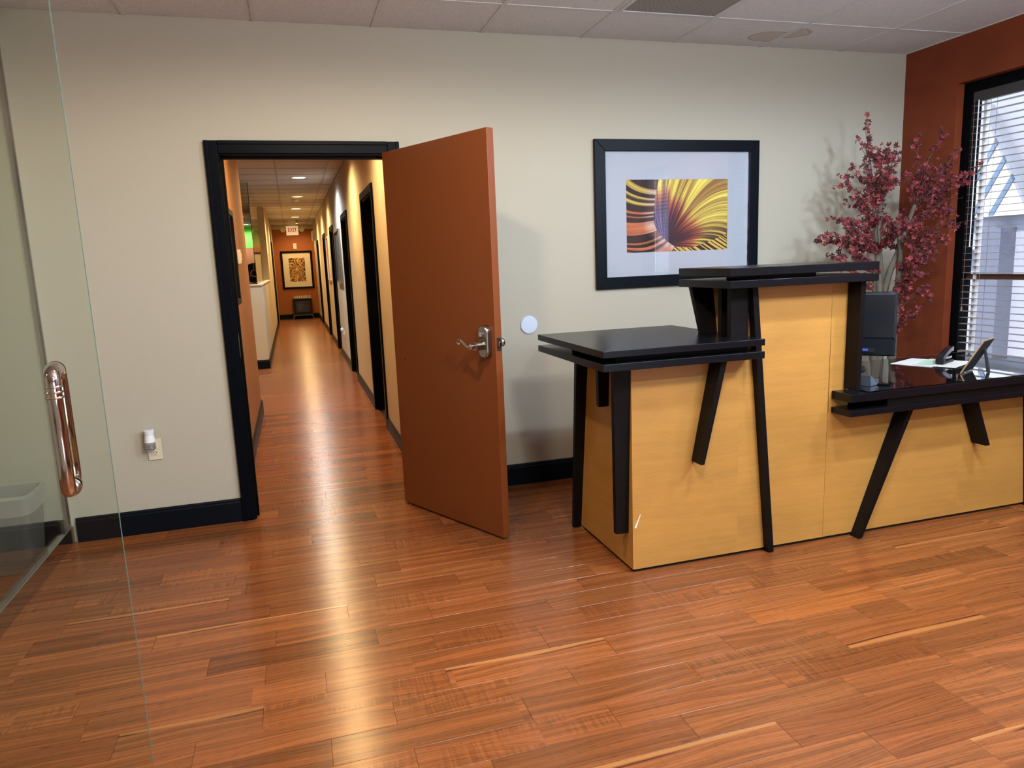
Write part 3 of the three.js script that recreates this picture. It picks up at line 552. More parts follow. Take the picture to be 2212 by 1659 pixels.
const slate = dataTex(128, 128, (x, y) => { const k = 40 + 70 * fbm(x / 30, y / 14, 321, 4); return [k, k * 1.02, k * 0.98]; });
framed('framed_print', 'silver framed dark grey print between the second and third corridor doors', [CX1 - 0.002, 1.545, -6.72], -Math.PI / 2, 0.98, 0.76, 0.03, 0.03, slate, [-0.46, 0.46, -0.35, 0.35], { frame: M.nickel });
const lilac = dataTex(128, 128, (x, y) => { const k = 0.75 + 0.4 * fbm(x / 24, y / 24, 331, 4); return [206 * k, 170 * k, 186 * k]; });
framed('framed_print', 'pale lilac print between the third and fourth corridor doors', [CX1 - 0.002, 1.555, -9.65], -Math.PI / 2, 0.9, 0.78, 0.02, 0.025, lilac, [-0.43, 0.43, -0.37, 0.37], { frame: M.warmWhite });

// ---------------------------------------------------------------- small corridor things
{
  const s = thing('wall_switch', 'cream switch box on the orange wall just inside the doorway', 'switch', [CX0 + 0.001, 1.507, -1.93], Math.PI / 2);
  obj('housing', bx(-0.042, 0.042, -0.055, 0.055, 0, 0.026, 0.005), M.warmWhite, s); obj('rocker', bx(-0.014, 0.014, -0.03, 0.03, 0.025, 0.031, 0.002), M.warmWhite, s);
  const b = thing('fire_alarm', 'cream wall alarm box high on the right corridor wall', 'alarm', [CX1 - 0.001, 2.25, -16.3], -Math.PI / 2);
  obj('housing', bx(-0.09, 0.09, -0.13, 0.13, 0, 0.07, 0.012), M.warmWhite, b); obj('grille', [-0.04, -0.02, 0, 0.02].map((y) => bx(-0.05, 0.05, y, y + 0.008, 0.068, 0.074)), M.ivory, b);
  const c = thing('strobe', 'small cream box above the gold print on the end wall', 'alarm', [-0.405, 2.03, ZE + 0.001]);
  obj('housing', bx(-0.048, 0.048, -0.077, 0.077, 0, 0.04, 0.008), M.warmWhite, c); obj('lens', bx(-0.02, 0.02, -0.05, -0.01, 0.038, 0.052, 0.006), M.white, c);
  const d = thing('smoke_detector', 'round white smoke detector between downlights on the corridor ceiling', 'smoke detector', [-0.386, HC, -9.45]);
  obj('housing', new THREE.LatheGeometry([[0.0001, -0.05], [0.03, -0.048], [0.045, -0.034], [0.066, -0.026], [0.07, -0.008], [0.07, 0]].map(([a, q]) => new THREE.Vector2(a, q)), 28), M.warmWhite, d);
  obj('sensor_ring', new THREE.TorusGeometry(0.046, 0.004, 8, 28).rotateX(Math.PI / 2).translate(0, -0.033, 0), M.ivory, d);
  outlet([CX1 - 0.001, 0.42, -6.7], -Math.PI / 2, 'outlet with a white plug low on the right corridor wall');
  const n = thing('night_light', 'white plug-in night light low on the right corridor wall', 'night light', [CX1 - 0.01, 0.45, -6.7], -Math.PI / 2);
  obj('plug', bx(-0.02, 0.02, -0.04, 0.02, 0, 0.03, 0.006), M.white, n); obj('shade', new THREE.SphereGeometry(0.03, 16, 12).scale(1, 1.2, 0.8).translate(0, 0.035, 0.035), M.white, n);
  // exit sign with two lamp heads
  const e = thing('exit_sign', 'cream exit sign with red letters and twin emergency lamps, end of corridor', 'exit sign', [-0.45, 0, -15.0]);
  obj('housing', bx(-0.15, 0.15, 2.225, 2.46, -0.03, 0.03, 0.006), M.warmWhite, e);
  const face = canvasTex(512, 384, (g, w, h) => { g.fillStyle = '#f4e2b8'; g.fillRect(0, 0, w, h); g.fillStyle = '#c8281c'; g.font = 'bold 235px sans-serif'; g.textAlign = 'center'; g.textBaseline = 'middle'; g.save(); g.translate(w / 2, h * 0.42); g.scale(0.78, 1); g.fillText('EXIT', 0, 0); g.restore(); });
  obj('sign_face', new THREE.PlaneGeometry(0.288, 0.22).translate(0, 2.3425, 0.031), std(0xffffff, 0.5, { map: face, emissive: 0xffffff, emissiveMap: face, emissiveIntensity: 0.35 }), e, 'face reading EXIT in red');
  obj('canopy', bx(-0.1, 0.1, 2.46, HC, -0.025, 0.025, 0.006), M.warmWhite, e);
  for (const s of [-1, 1]) { const l = obj('lamp_head', cyl(0.062, 0.05, 0.07, 24).rotateX(Math.PI / 2).translate(s * 0.225, 2.365, 0.02), M.warmWhite, e); obj('lens', [new THREE.TorusGeometry(0.05, 0.008, 8, 24).translate(s * 0.225, 2.365, 0.056), cyl(0.028, 0.028, 0.004, 20).rotateX(Math.PI / 2).translate(s * 0.225, 2.365, 0.056)], M.ivory, l); obj('arm', bx(Math.min(s * 0.14, s * 0.18), Math.max(s * 0.14, s * 0.18), 2.35, 2.375, -0.01, 0.01), M.warmWhite, e); }
  // stove heater at the end of the corridor
  const h = thing('stove_heater', 'dark freestanding stove heater on splayed legs against the end wall', 'heater', [-0.335, 0, -17.08]);
  obj('body', slabShape([[-0.23, 0.12], [0.23, 0.12], [0.255, 0.57], [-0.255, 0.57]], 'xy', -0.14, 0.14, [], 0.008), M.plasticBlack, h);
  obj('bottom_tray', bx(-0.27, 0.27, 0.1, 0.125, -0.16, 0.16, 0.005), M.darkMetal, h);
  const top = obj('top_plate', bx(-0.275, 0.275, 0.57, 0.59, -0.16, 0.16, 0.005), std([0.09, 0.08, 0.07], 0.5), h);
  for (let i = 0; i < 10; i++) obj('grille_bar', prism([[-0.22 + i * 0.047, 0.59, 0.14], [-0.2 + i * 0.047, 0.59, 0.14], [-0.2 + i * 0.047, 0.59, -0.1], [-0.22 + i * 0.047, 0.59, -0.1]].reverse(), [[-0.21 + i * 0.047, 0.65, 0.06], [-0.19 + i * 0.047, 0.65, 0.06], [-0.19 + i * 0.047, 0.65, -0.1], [-0.21 + i * 0.047, 0.65, -0.1]].reverse()), std([0.4, 0.34, 0.27], 0.5), top);
  const door = obj('door', slabShape(rect(-0.19, 0.19, 0.2, 0.5), 'xy', 0.138, 0.152, [rect(-0.155, 0.155, 0.235, 0.465)], 0.002), M.darkMetal, h); obj('glass', bx(-0.155, 0.155, 0.235, 0.465, 0.141, 0.144), phys([0.012, 0.01, 0.01], 0.08), door); obj('knob', new THREE.SphereGeometry(0.013, 12, 8).translate(0.172, 0.36, 0.162), M.chrome, door);
  for (const [sx, sz] of [[-1, 1], [1, 1], [-1, -1], [1, -1]]) obj('leg', prism([[sx * 0.245 - 0.02, 0.1, sz * 0.13 - 0.02], [sx * 0.245 + 0.02, 0.1, sz * 0.13 - 0.02], [sx * 0.245 + 0.02, 0.1, sz * 0.13 + 0.02], [sx * 0.245 - 0.02, 0.1, sz * 0.13 + 0.02]], [[sx * 0.275 - 0.012, 0, sz * 0.15 - 0.012], [sx * 0.275 + 0.012, 0, sz * 0.15 - 0.012], [sx * 0.275 + 0.012, 0, sz * 0.15 + 0.012], [sx * 0.275 - 0.012, 0, sz * 0.15 + 0.012]]), M.darkMetal, h);
  // black lamp behind the half-wall glass
  const fl = thing('floor_lamp', 'black floor lamp with a chrome ring in its shade behind the glass', 'lamp', [-1.27, 0, -10.75]);
  obj('base', cyl(0.12, 0.13, 0.025, 28).translate(0, 0.0125, 0), M.plasticBlack, fl); obj('pole', cyl(0.012, 0.012, 1.34, 12).translate(0, 0.67, 0), M.plasticBlack, fl);
  const sh = new THREE.Group(); sh.name = 'lamp_shade'; fl.add(sh); sh.position.set(0.02, 1.345, 0.1); sh.rotation.x = Math.PI / 2 - 0.1; sh.rotation.z = 0;
  const cone = new THREE.LatheGeometry([[0.001, -0.1], [0.1, -0.1], [0.185, 0.06], [0.188, 0.06], [0.103, -0.104], [0.001, -0.104]].map(([a, b]) => new THREE.Vector2(a, b)), 36);
  obj('shade_cone', cone, M.plasticBlack, sh); obj('chrome_ring', new THREE.TorusGeometry(0.062, 0.014, 10, 28).rotateX(Math.PI / 2), M.chrome, sh);
  for (let i = 0; i < 3; i++) { const a = i * 2.094 + 0.5; obj('spoke', tube([[Math.cos(a) * 0.07, 0, Math.sin(a) * 0.07], [Math.cos(a) * 0.12, 0.02, Math.sin(a) * 0.12], [Math.cos(a) * 0.175, 0.04, Math.sin(a) * 0.175]], 0.007, 10, 6), M.chrome, sh); }
}

// ---------------------------------------------------------------- reception desk
{
  const t = thing('reception_desk', 'stepped maple reception desk with doubled black tops and slanting legs', 'reception desk');
  const Z = 1.45, F = Z - 0.018;
  // carcasses and front panels
  const low = obj('cabinet', [bx(0.77, 1.333, 0.016, 0.937, 0.83, F)], M.maple, t, 'low left cabinet');
  const mid = obj('cabinet', [bx(1.335, 1.898, 0.016, 1.241, 1.18, F)], M.maple, t, 'tall middle cabinet');
  const right = obj('cabinet', [bx(1.9, 3.0, 0.016, 0.63, 1.41, F)], M.maple, t, 'long low right cabinet');
  obj('front_panel', prism([[0.77, 0.016, F], [1.459, 0.016, F], [1.459, 0.016, Z], [0.77, 0.016, Z]], [[0.77, 0.937, F], [1.372, 0.937, F], [1.372, 0.937, Z], [0.77, 0.937, Z]]), M.maple, low);
  obj('front_panel', prism([[1.46, 0.016, F], [1.7765, 0.016, F], [1.7765, 0.016, Z - 0.0006], [1.46, 0.016, Z - 0.0006]], [[1.343, 1.241, F], [1.7865, 1.241, F], [1.7865, 1.241, Z - 0.0006], [1.343, 1.241, Z - 0.0006]]), M.maple, mid);
  obj('side_panel', bx(1.789, 1.898, 0.63, 1.241, F, Z - 0.003), M.maple, mid);
  obj('front_panel', prism([[1.7785, 0.016, F], [3.06, 0.016, F], [3.06, 0.016, Z - 0.0012], [1.7785, 0.016, Z - 0.0012]], [[1.7835, 0.63, F], [2.995, 0.63, F], [2.995, 0.63, Z - 0.0012], [1.7835, 0.63, Z - 0.0012]]), M.maple, right);
  obj('toe_kick', [bx(0.785, 2.98, 0, 0.016, 1.42, 1.436), bx(0.785, 0.8, 0, 0.016, 0.85, 1.42)], M.void, t, 'dark recessed plinth');
  // doubled tops
  const sl = (x0, x1, y0, y1, z0, z1) => bx(x0, x1, y0, y1, z0, z1, 0.0025);
  obj('countertop', sl(0.588, 1.342, 0.993, 1.022, 0.77, 1.575), M.espresso, t, 'upper black slab of the low counter');
  obj('countertop', sl(0.588, 1.342, 0.937, 0.968, 0.77, 1.575), M.espresso, t, 'lower black slab of the low counter');
  obj('spacer', bx(0.68, 1.31, 0.966, 0.994, 1.0, 1.5), M.void, t);
  obj('countertop', sl(1.17, 1.932, 1.291, 1.327, 1.147, 1.57), M.espresso, t, 'upper black slab of the tall counter');
  obj('countertop', sl(1.17, 1.932, 1.241, 1.274, 1.147, 1.57), M.espresso, t, 'lower black slab of the tall counter');
  obj('spacer', bx(1.36, 1.652, 1.273, 1.292, 1.25, 1.5), M.espressoLeg, t);
  const Lshape = [[1.8, 1.452], [1.905, 1.452], [1.905, 0.82], [3.3, 0.82], [3.3, 1.576], [1.8, 1.576]];
  obj('desktop', slabShape(Lshape, 'xz', 0.697, 0.735, [], 0.0025), M.espresso, t, 'upper black slab of the right desk');
  obj('glass_top', slabShape([[1.905, 1.46], [1.91, 0.825], [3.295, 0.825], [3.295, 1.57], [1.9, 1.57]], 'xz', 0.7352, 0.7402, [], 0.0008), M.deskGlass, t, 'clear glass sheet on the right desk');
  obj('desktop', slabShape(Lshape, 'xz', 0.63, 0.659, [], 0.0025), M.espresso, t, 'lower black slab of the right desk');
  obj('spacer', bx(2.02, 3.28, 0.658, 0.698, 1.1, 1.562), M.espressoLeg, t);
  // legs
  const leg = (x0t, x1t, yt, zt, x0b, x1b, yb, zb, back = Z) => obj('leg', prism([[x0t, yt, back], [x1t, yt, back], [x1t, yt, zt], [x0t, yt, zt]], [[x0b, yb, back], [x1b, yb, back], [x1b, yb, zb], [x0b, yb, zb]]), M.espressoLeg, t);
  leg(1.152, 1.18, 0.937, 1.54, 1.06, 1.078, 0.484, 1.53);
  leg(1.334, 1.362, 1.241, 1.49, 1.447, 1.476, 0.004, 1.485, 1.4495);
  leg(2.184, 2.211, 0.63, 1.53, 1.94, 1.962, 0.002, 1.505);
  leg(2.575, 2.603, 0.63, 1.53, 2.672, 2.7, 0.388, 1.53);
  leg(1.874, 1.9, 1.241, 1.53, 1.868, 1.89, 0.7405, 1.53);
  leg(2.997, 3.025, 0.63, 1.5, 3.062, 3.09, 0, 1.5, 1.41);
  const fin = (X, p0, zt0, zt1, yt, p1, zb0, zb1, yb) => obj('leg', prism([[X - p0, yt, zt0], [X, yt, zt0], [X, yt, zt1], [X - p0, yt, zt1]], [[X - p1, yb, zb0], [X, yb, zb0], [X, yb, zb1], [X - p1, yb, zb1]]), M.espressoLeg, t);
  fin(0.77, 0.08, 1.418, 1.446, 0.937, 0.06, 1.38, 1.408, 0.175);
  fin(0.77, 0.058, 1.205, 1.233, 0.937, 0.048, 1.187, 1.215, 0.717);
  fin(0.77, 0.06, 0.955, 0.983, 0.937, 0.042, 0.815, 0.84, 0.004);
  fin(1.335, 0.09, 1.434, 1.462, 1.241, 0.088, 1.434, 1.462, 1.022);
  fin(1.335, 0.115, 1.15, 1.178, 1.241, 0.085, 1.19, 1.216, 1.022);
  fin(1.335, 0.05, 1.3, 1.328, 1.241, 0.05, 1.3, 1.328, 1.022);
  obj('scuff', prism([[0.778, 0.212, Z], [0.786, 0.207, Z], [0.786, 0.207, Z + 0.0006], [0.778, 0.212, Z + 0.0006]], [[0.806, 0.268, Z], [0.81, 0.27, Z], [0.81, 0.27, Z + 0.0006], [0.806, 0.268, Z + 0.0006]]), std([0.72, 0.68, 0.6], 0.8), low, 'pale chipped mark');
}

// ---------------------------------------------------------------- things on the desk
{
  const Y = 0.7405;
  const m = thing('monitor', 'dark computer monitor seen from behind, beside the tall counter', 'monitor', [2.262, Y, 0.992], -0.764);
  // local +z is the back, towards the visitor
  obj('back_shell', [bx(-0.25, 0.25, 0.075, 0.415, -0.018, 0.008, 0.006), slabShape([[-0.245, 0.17], [0.245, 0.17], [0.245, 0.41], [-0.245, 0.41]], 'xy', 0.006, 0.026, [], 0.008)], M.plasticBlack, m);
  obj('rear_housing', slabShape([[0.17, 0.03], [0.17, 0.008], [0.085, 0.008], [0.085, 0.02]].map(([y, z]) => [z, y]), 'zy', -0.235, 0.235), M.plasticBlack, m);
  obj('screen', bx(-0.238, 0.238, 0.09, 0.402, -0.0195, -0.0178), phys([0.01, 0.01, 0.012], 0.15), m);
  obj('port_recess', bx(-0.12, 0.15, 0.098, 0.122, 0.015, 0.0295), M.void, m);
  obj('port', bx(0.092, 0.12, 0.104, 0.117, 0.02, 0.036, 0.001), std([0.05, 0.09, 0.4], 0.4), m, 'blue video port'); obj('port', bx(0.05, 0.08, 0.104, 0.117, 0.02, 0.034, 0.001), M.warmWhite, m, 'cream port');
  obj('neck', bx(-0.04, 0.04, 0.01, 0.2, 0.0, 0.018, 0.004), M.plasticBlack, m); obj('foot', cyl(0.1, 0.105, 0.014, 32).scale(1.1, 1, 0.85).translate(0, 0.007, 0.0), M.plasticBlack, m);
  // papers
  const sheet = (x, z, turn, w, d, y, mat, name, label) => { const o = thing(name, label, 'paper', [x, y, z], turn); const g = new THREE.BoxGeometry(w, 0.0004, d, 6, 1, 6), p = g.attributes.position; for (let i = 0; i < p.count; i++) p.setY(i, p.getY(i) + 0.0012 + 0.001 * Math.sin(p.getX(i) * 21) * Math.cos(p.getZ(i) * 17)); g.computeVertexNormals(); obj('sheet', g, mat, o); return o; };
  const paper = std([0.78, 0.77, 0.73], 0.85), greenPaper = canvasTex(256, 160, (g, w, h) => { g.fillStyle = '#b8dcc0'; g.fillRect(0, 0, w, h); g.strokeStyle = '#4a9468'; g.lineWidth = 3; g.strokeRect(10, 10, w - 20, h - 20); for (let i = 0; i < 6; i++) { g.beginPath(); g.moveTo(26, 34 + i * 18); g.lineTo(90 + (i * 53) % 120, 34 + i * 18); g.stroke(); } });
  sheet(2.755, 1.035, 0.38, 0.279, 0.216, Y, paper, 'paper_sheet', 'white sheet of paper under the green slip, farther from the camera');
  sheet(2.815, 1.12, 0.42, 0.279, 0.216, Y + 0.0022, std([0.76, 0.74, 0.66], 0.85), 'paper_sheet', 'white sheet of paper under the stapler, nearer the photo frame');
  sheet(2.765, 1.075, 0.5, 0.15, 0.075, Y + 0.0046, std(0xffffff, 0.85, { map: greenPaper }), 'paper_slip', 'small green printed slip on the white papers');
  // stapler
  const s = thing('stapler', 'black and chrome stapler lying on the white papers', 'stapler', [2.835, Y + 0.0045, 1.12], 0.42);
  obj('base', bx(-0.085, 0.075, 0, 0.012, -0.018, 0.018, 0.003), M.plasticBlack, s);
  obj('magazine', bx(-0.075, 0.07, 0.02, 0.032, -0.008, 0.008, 0.002), M.chrome, s);
  obj('arm', slabShape([[-0.088, 0.012], [-0.088, 0.038], [-0.06, 0.052], [-0.01, 0.072], [0.04, 0.084], [0.066, 0.086], [0.07, 0.074], [0.045, 0.062], [-0.01, 0.044], [-0.055, 0.028], [-0.06, 0.012]], 'xy', -0.017, 0.017, [], 0.003), phys([0.012, 0.012, 0.014], 0.15, { clearcoat: 0.6 }), s);
  obj('head_plate', bx(0.045, 0.067, 0.06, 0.075, -0.0165, 0.0165, 0.003), M.chrome, s); obj('heel', bx(-0.092, -0.06, 0.008, 0.03, -0.021, 0.021, 0.003), M.plasticBlack, s);
  // easel photo frame seen from behind
  const f = thing('photo_frame', 'small easel-back photo frame with a gold edge, seen from behind', 'photo frame', [2.69, Y, 1.375], 0);
  f.rotation.y = Math.atan2(0.42, 0.91);                               // local +z is the back with the strut
  const lean = new THREE.Group(); lean.name = 'back_panel_assembly';
  const tilt = -0.5, tip = (g) => { g.rotateX(-tilt); return g; };
  obj('back_panel', tip(bx(-0.076, 0.076, 0.008, 0.19, 0, 0.005, 0.001).translate(0, 0.003, -0.0)), std([0.01, 0.011, 0.014], 0.8), f);
  obj('gold_rim', tip(slabShape(rect(-0.082, 0.082, 0.003, 0.199), 'xy', -0.004, 0.002, [rect(-0.074, 0.074, 0.011, 0.191)], 0.001)), std([0.6, 0.42, 0.2], 0.35, { metalness: 0.6 }), f);
  const ck = Math.cos(0.5), sk = Math.sin(0.5), py = 0.135 * ck, pz = 0.135 * sk;
  obj('strut', prism([[0.012, py, pz + 0.004], [0.036, py, pz + 0.004], [0.036, py, pz + 0.01], [0.012, py, pz + 0.01]], [[0.02, 0.001, 0.086], [0.056, 0.001, 0.086], [0.056, 0.001, 0.094], [0.02, 0.001, 0.094]]), std([0.01, 0.011, 0.014], 0.7), f); obj('strut_pivot', cyl(0.008, 0.008, 0.006, 16).rotateX(Math.PI / 2 - tilt).translate(0.024, py, pz + 0.006), M.nickel, f);
  // silver stand at the foot of the tall leg
  const c = thing('card_holder', 'small silver wedge-shaped desk stand beside the tall counter leg', 'desk stand', [2.012, Y, 1.435], 0.35); c.scale.set(0.8, 0.72, 0.7);
  obj('body', slabShape([[-0.03, 0.001], [0.04, 0.001], [0.062, 0.02], [0.058, 0.028], [0.04, 0.014], [-0.02, 0.066], [-0.04, 0.07]], 'xy', -0.05, 0.05, [], 0.002), std([0.16, 0.19, 0.26], 0.3, { metalness: 0.6 }), c);
  obj('lip', bx(0.03, 0.068, 0.026, 0.036, -0.048, 0.048, 0.003), std([0.08, 0.075, 0.09], 0.3), c);
}

// ---------------------------------------------------------------- windows, blinds
function windowUnit(n, [z0, z1, y0, y1], label) {
  const t = new THREE.Group(); t.name = 'window_' + n; scene.add(t); t.userData = { kind: 'structure', category: 'window', label };
  const xa = XR + 0.058, xb = XR + 0.14, f = 0.062;
  obj('window_frame', bx(xa, xb, y0, y1, z0, z0 + f), M.black, t); obj('window_frame', bx(xa, xb, y0, y1, z1 - f, z1), M.black, t); obj('window_frame', bx(xa, xb, y1 - f, y1, z0 + f, z1 - f), M.black, t); obj('window_frame', bx(xa, xb, y0, y0 + f, z0 + f, z1 - f), M.black, t);
  obj('mullion', bx(xa + 0.045, xb - 0.01, 1.155, 1.19, z0 + f, z1 - f), std([0.09, 0.035, 0.022], 0.45), t, 'brown horizontal glazing bar');
  obj('pane', bx(xb - 0.03, xb - 0.024, y0 + f, 1.155, z0 + f, z1 - f), M.clear, t); obj('pane', bx(xb - 0.03, xb - 0.024, 1.19, y1 - f, z0 + f, z1 - f), M.clear, t);
  obj('stile', bx(xb - 0.045, xb - 0.012, y0 + f, y1 - f, z0 + f + 0.055, z0 + f + 0.075), M.white, t, 'pale vertical glazing strip');
  obj('sill', bx(XR - 0.01, xa, y0 - 0.02, y0, z0 - 0.01, z1 + 0.01), M.terracotta, t);
}
windowUnit(1, W1, 'black framed window with white blinds on the terracotta wall behind the desk');
windowUnit(2, W2, 'narrow black framed window on the terracotta wall nearer the camera');
function blind(label, [z0, z1, y0, y1]) {
  const a = z0 + 0.066, b = z1 - 0.066, cx = XR + 0.083;
  const t = thing('window_blind', label, 'blind', [cx, 0, 0], 0, 'horizontal blinds in the windows');
  obj('head_rail', bx(-0.022, 0.02, y1 - 0.125, y1 - 0.064, a, b, 0.004), std([0.035, 0.03, 0.03], 0.4), t, 'dark head rail');
  const sh = new THREE.Shape(); sh.moveTo(-0.0235, 0); sh.quadraticCurveTo(0, 0.003, 0.0235, 0); sh.lineTo(0.0235, 0.0016); sh.quadraticCurveTo(0, 0.0046, -0.0235, 0.0016); sh.closePath();
  const g = new THREE.ExtrudeGeometry(sh, { depth: b - a, bevelEnabled: false, curveSegments: 4 });
  let y = y1 - 0.15;
  for (; y > y0 + 0.1; y -= 0.0415) { const s = obj('slat', g, M.slat, t); s.position.set(0, y, a); s.rotation.z = 0.01; }
  obj('bottom_rail', bx(-0.022, 0.022, y0 + 0.072, y0 + 0.09, a, b, 0.003), M.slat, t);
  for (const z of [a + 0.13, (a + b) / 2, b - 0.13]) for (const x of [-0.0245, 0.0245]) obj('ladder_cord', cyl(0.0011, 0.0011, y1 - y0 - 0.2, 6).translate(x, (y0 + y1) / 2 - 0.02, z), M.slat, t);
  obj('tilt_wand', cyl(0.0035, 0.0035, 0.9, 8).translate(-0.031, y1 - 0.57, a + 0.05), M.white, t);
  obj('lift_cord', [tube([[-0.03, y1 - 0.12, a + 0.02], [-0.031, 1.5, a + 0.022], [-0.031, 0.98, a + 0.02]], 0.0014, 12, 6), cyl(0.004, 0.008, 0.03, 10).translate(-0.031, 0.965, a + 0.02)], std([0.2, 0.1, 0.06], 0.5), t, 'brown lift cord with tassel');
  return t;
}
blind('white slatted blind in the window behind the photo frame', W1);
blind('white slatted blind in the narrow window nearer the camera', W2);

// ---------------------------------------------------------------- artificial blossom tree in the corner
{
  const t = thing('blossom_tree', 'artificial tree with pink-red blossoms on pale trunks in the corner', 'artificial plant', [3.06, 0, 0.42]);
  const O = V(3.06, 0, 0.42);
  obj('pot', new THREE.LatheGeometry([[0.001, 0], [0.13, 0], [0.17, 0.3], [0.178, 0.3], [0.178, 0.32], [0.16, 0.32], [0.155, 0.27], [0.001, 0.27]].map(([a, b]) => new THREE.Vector2(a, b)), 32), M.pot, t);
  obj('soil', cyl(0.154, 0.154, 0.01, 24).translate(0, 0.272, 0), M.soil, t);
  const taper = (pts, r0, r1, seg, rad) => { const c = new THREE.CatmullRomCurve3(pts), g = new THREE.TubeGeometry(c, seg, 1, rad), p = g.attributes.position; for (let i = 0; i <= seg; i++) { const q = c.getPointAt(i / seg), r = lerp(r0, r1, i / seg); for (let j = 0; j <= rad; j++) { const k = i * (rad + 1) + j; const w = r * (1 + 0.12 * Math.sin(j * 2.4 + i * 0.7)); p.setXYZ(k, q.x + (p.getX(k) - q.x) * w, q.y + (p.getY(k) - q.y) * w, q.z + (p.getZ(k) - q.z) * w); } } g.computeVertexNormals(); return [g, c]; };
  const L = (x, y, z) => V(x, y, z).sub(O);
  const trunkPaths = [[[3.03, 0.25, 0.42], [3.0, 0.7, 0.43], [3.03, 1.1, 0.42], [2.99, 1.4, 0.42], [2.93, 1.72, 0.44]], [[3.09, 0.25, 0.4], [3.06, 0.7, 0.41], [3.08, 1.15, 0.42], [3.17, 1.42, 0.44], [3.27, 1.7, 0.45]], [[3.06, 0.25, 0.46], [3.02, 0.8, 0.44], [3.05, 1.2, 0.4], [3.06, 1.5, 0.36], [3.08, 1.72, 0.34]], [[3.1, 0.25, 0.45], [3.11, 0.8, 0.47], [3.12, 1.1, 0.47], [3.13, 1.35, 0.47], [3.1, 1.55, 0.46]]];
  const trunks = trunkPaths.map((pts) => { const [g, c] = taper(pts.map((p) => L(...p)), 0.034, 0.01, 30, 9); obj('trunk', g, M.trunk, t); return c; });
  const TIPS = [[2.93, 2.11, 0.35], [2.9, 2.09, 0.42], [2.74, 1.89, 0.45], [2.74, 1.78, 0.3], [2.51, 1.57, 0.55], [2.46, 1.45, 0.5], [2.43, 1.47, 0.65], [3.16, 1.98, 0.3], [3.13, 1.92, 0.45], [3.18, 2.06, 0.5], [3.35, 2.07, 0.55], [3.42, 1.97, 0.6], [3.46, 1.81, 0.66], [3.5, 1.77, 0.62], [3.4, 1.52, 0.66], [3.34, 1.7, 0.35], [3.39, 1.64, 0.5], [3.37, 1.91, 0.4], [3.09, 1.15, 0.6], [3.2, 1.14, 0.65], [3.08, 1.0, 0.7], [2.95, 0.98, 0.7], [2.56, 1.28, 0.6], [3.29, 1.34, 0.62], [3.25, 1.43, 0.7], [3.25, 1.78, 0.25], [2.66, 1.7, 0.6], [2.83, 1.9, 0.6], [2.71, 1.67, 0.65], [3.47, 1.85, 0.45], [3.3, 1.55, 0.3], [2.8, 1.5, 0.7], [2.62, 1.36, 0.4], [3.22, 1.6, 0.62], [2.88, 1.66, 0.3], [3.12, 1.3, 0.72], [3.4, 1.36, 0.45], [2.92, 1.95, 0.45]];
  // one blossom: five cupped petals of four triangles round a small centre
  const blossom = (open) => {
    const pos = [];
    for (let k = 0; k < 5; k++) {
      const a = k * 1.2566, c = Math.cos(a), s = Math.sin(a), P = (r, w, h) => [r * c - w * s, h, r * s + w * c];
      const b = P(0.001, 0, 0), l = P(0.009, -0.0062, 0.004 * open), r = P(0.009, 0.0062, 0.004 * open), tl = P(0.0158, -0.0034, 0.008 * open), tr = P(0.0158, 0.0034, 0.008 * open), m = P(0.0095, 0, 0.0018 * open);
      for (const [x, y, z] of [[b, m, l], [b, r, m], [l, m, tl], [m, tr, tl], [m, r, tr]]) pos.push(...x, ...z, ...y);
    }
    const g = new THREE.BufferGeometry(); g.setAttribute('position', new THREE.Float32BufferAttribute(pos, 3)); g.setAttribute('uv', new THREE.Float32BufferAttribute(new Float32Array(pos.length / 3 * 2), 2)); g.computeVertexNormals(); return g;
  };
  const shapes = [blossom(0.7), blossom(1.3), blossom(2.0)], tones = [[0.14, 0.009, 0.014], [0.23, 0.017, 0.025], [0.34, 0.05, 0.055], [0.08, 0.006, 0.009]].map((c) => phys(c, 0.7, { transmission: 0.25, thickness: 0 }));
  const spots = [];
  const more = [];
  for (const [x, y, z] of TIPS) for (let k = 0; k < 1; k++) { const f = rr(0.55, 0.9); more.push([Math.min(3.5, lerp(3.07, x, f) + rr(-0.07, 0.07)), lerp(1.25, y, f) + rr(-0.05, 0.07), Math.max(0.08, z + rr(-0.12, 0.12))]); }
  for (const tip of [...TIPS, ...more]) {
    const T = L(...tip);
    let best = null, bd = 9; for (const c of trunks) for (const u of [0.45, 0.55, 0.65, 0.75, 0.85, 0.95]) { const p = c.getPointAt(u), d = p.distanceTo(T) + (T.y > 0 ? Math.max(0, p.y + 0.12 - T.y) * 1.5 : 0); if (d < bd) { bd = d; best = p; } }
    const start = best.clone(), mid = start.clone().lerp(T, 0.5).add(V(rr(-0.03, 0.03), rr(0, 0.05), rr(-0.02, 0.03)));
    const [g, c] = taper([start, mid, T], 0.0035, 0.0013, 14, 5); obj('branch', g, M.twig, t);
    const n = Math.round(9 + bd * 36);
    for (let i = 0; i < n; i++) { const u = 1 - Math.pow(rnd(), 1.15) * 0.9; const p = c.getPointAt(clamp(u, 0, 1)), off = V(rr(-1, 1), rr(-1, 1), rr(-1, 1)).normalize(); spots.push([p.clone().addScaledVector(off, rr(0.006, 0.028) * (1.15 - u * 0.65)), off]); }
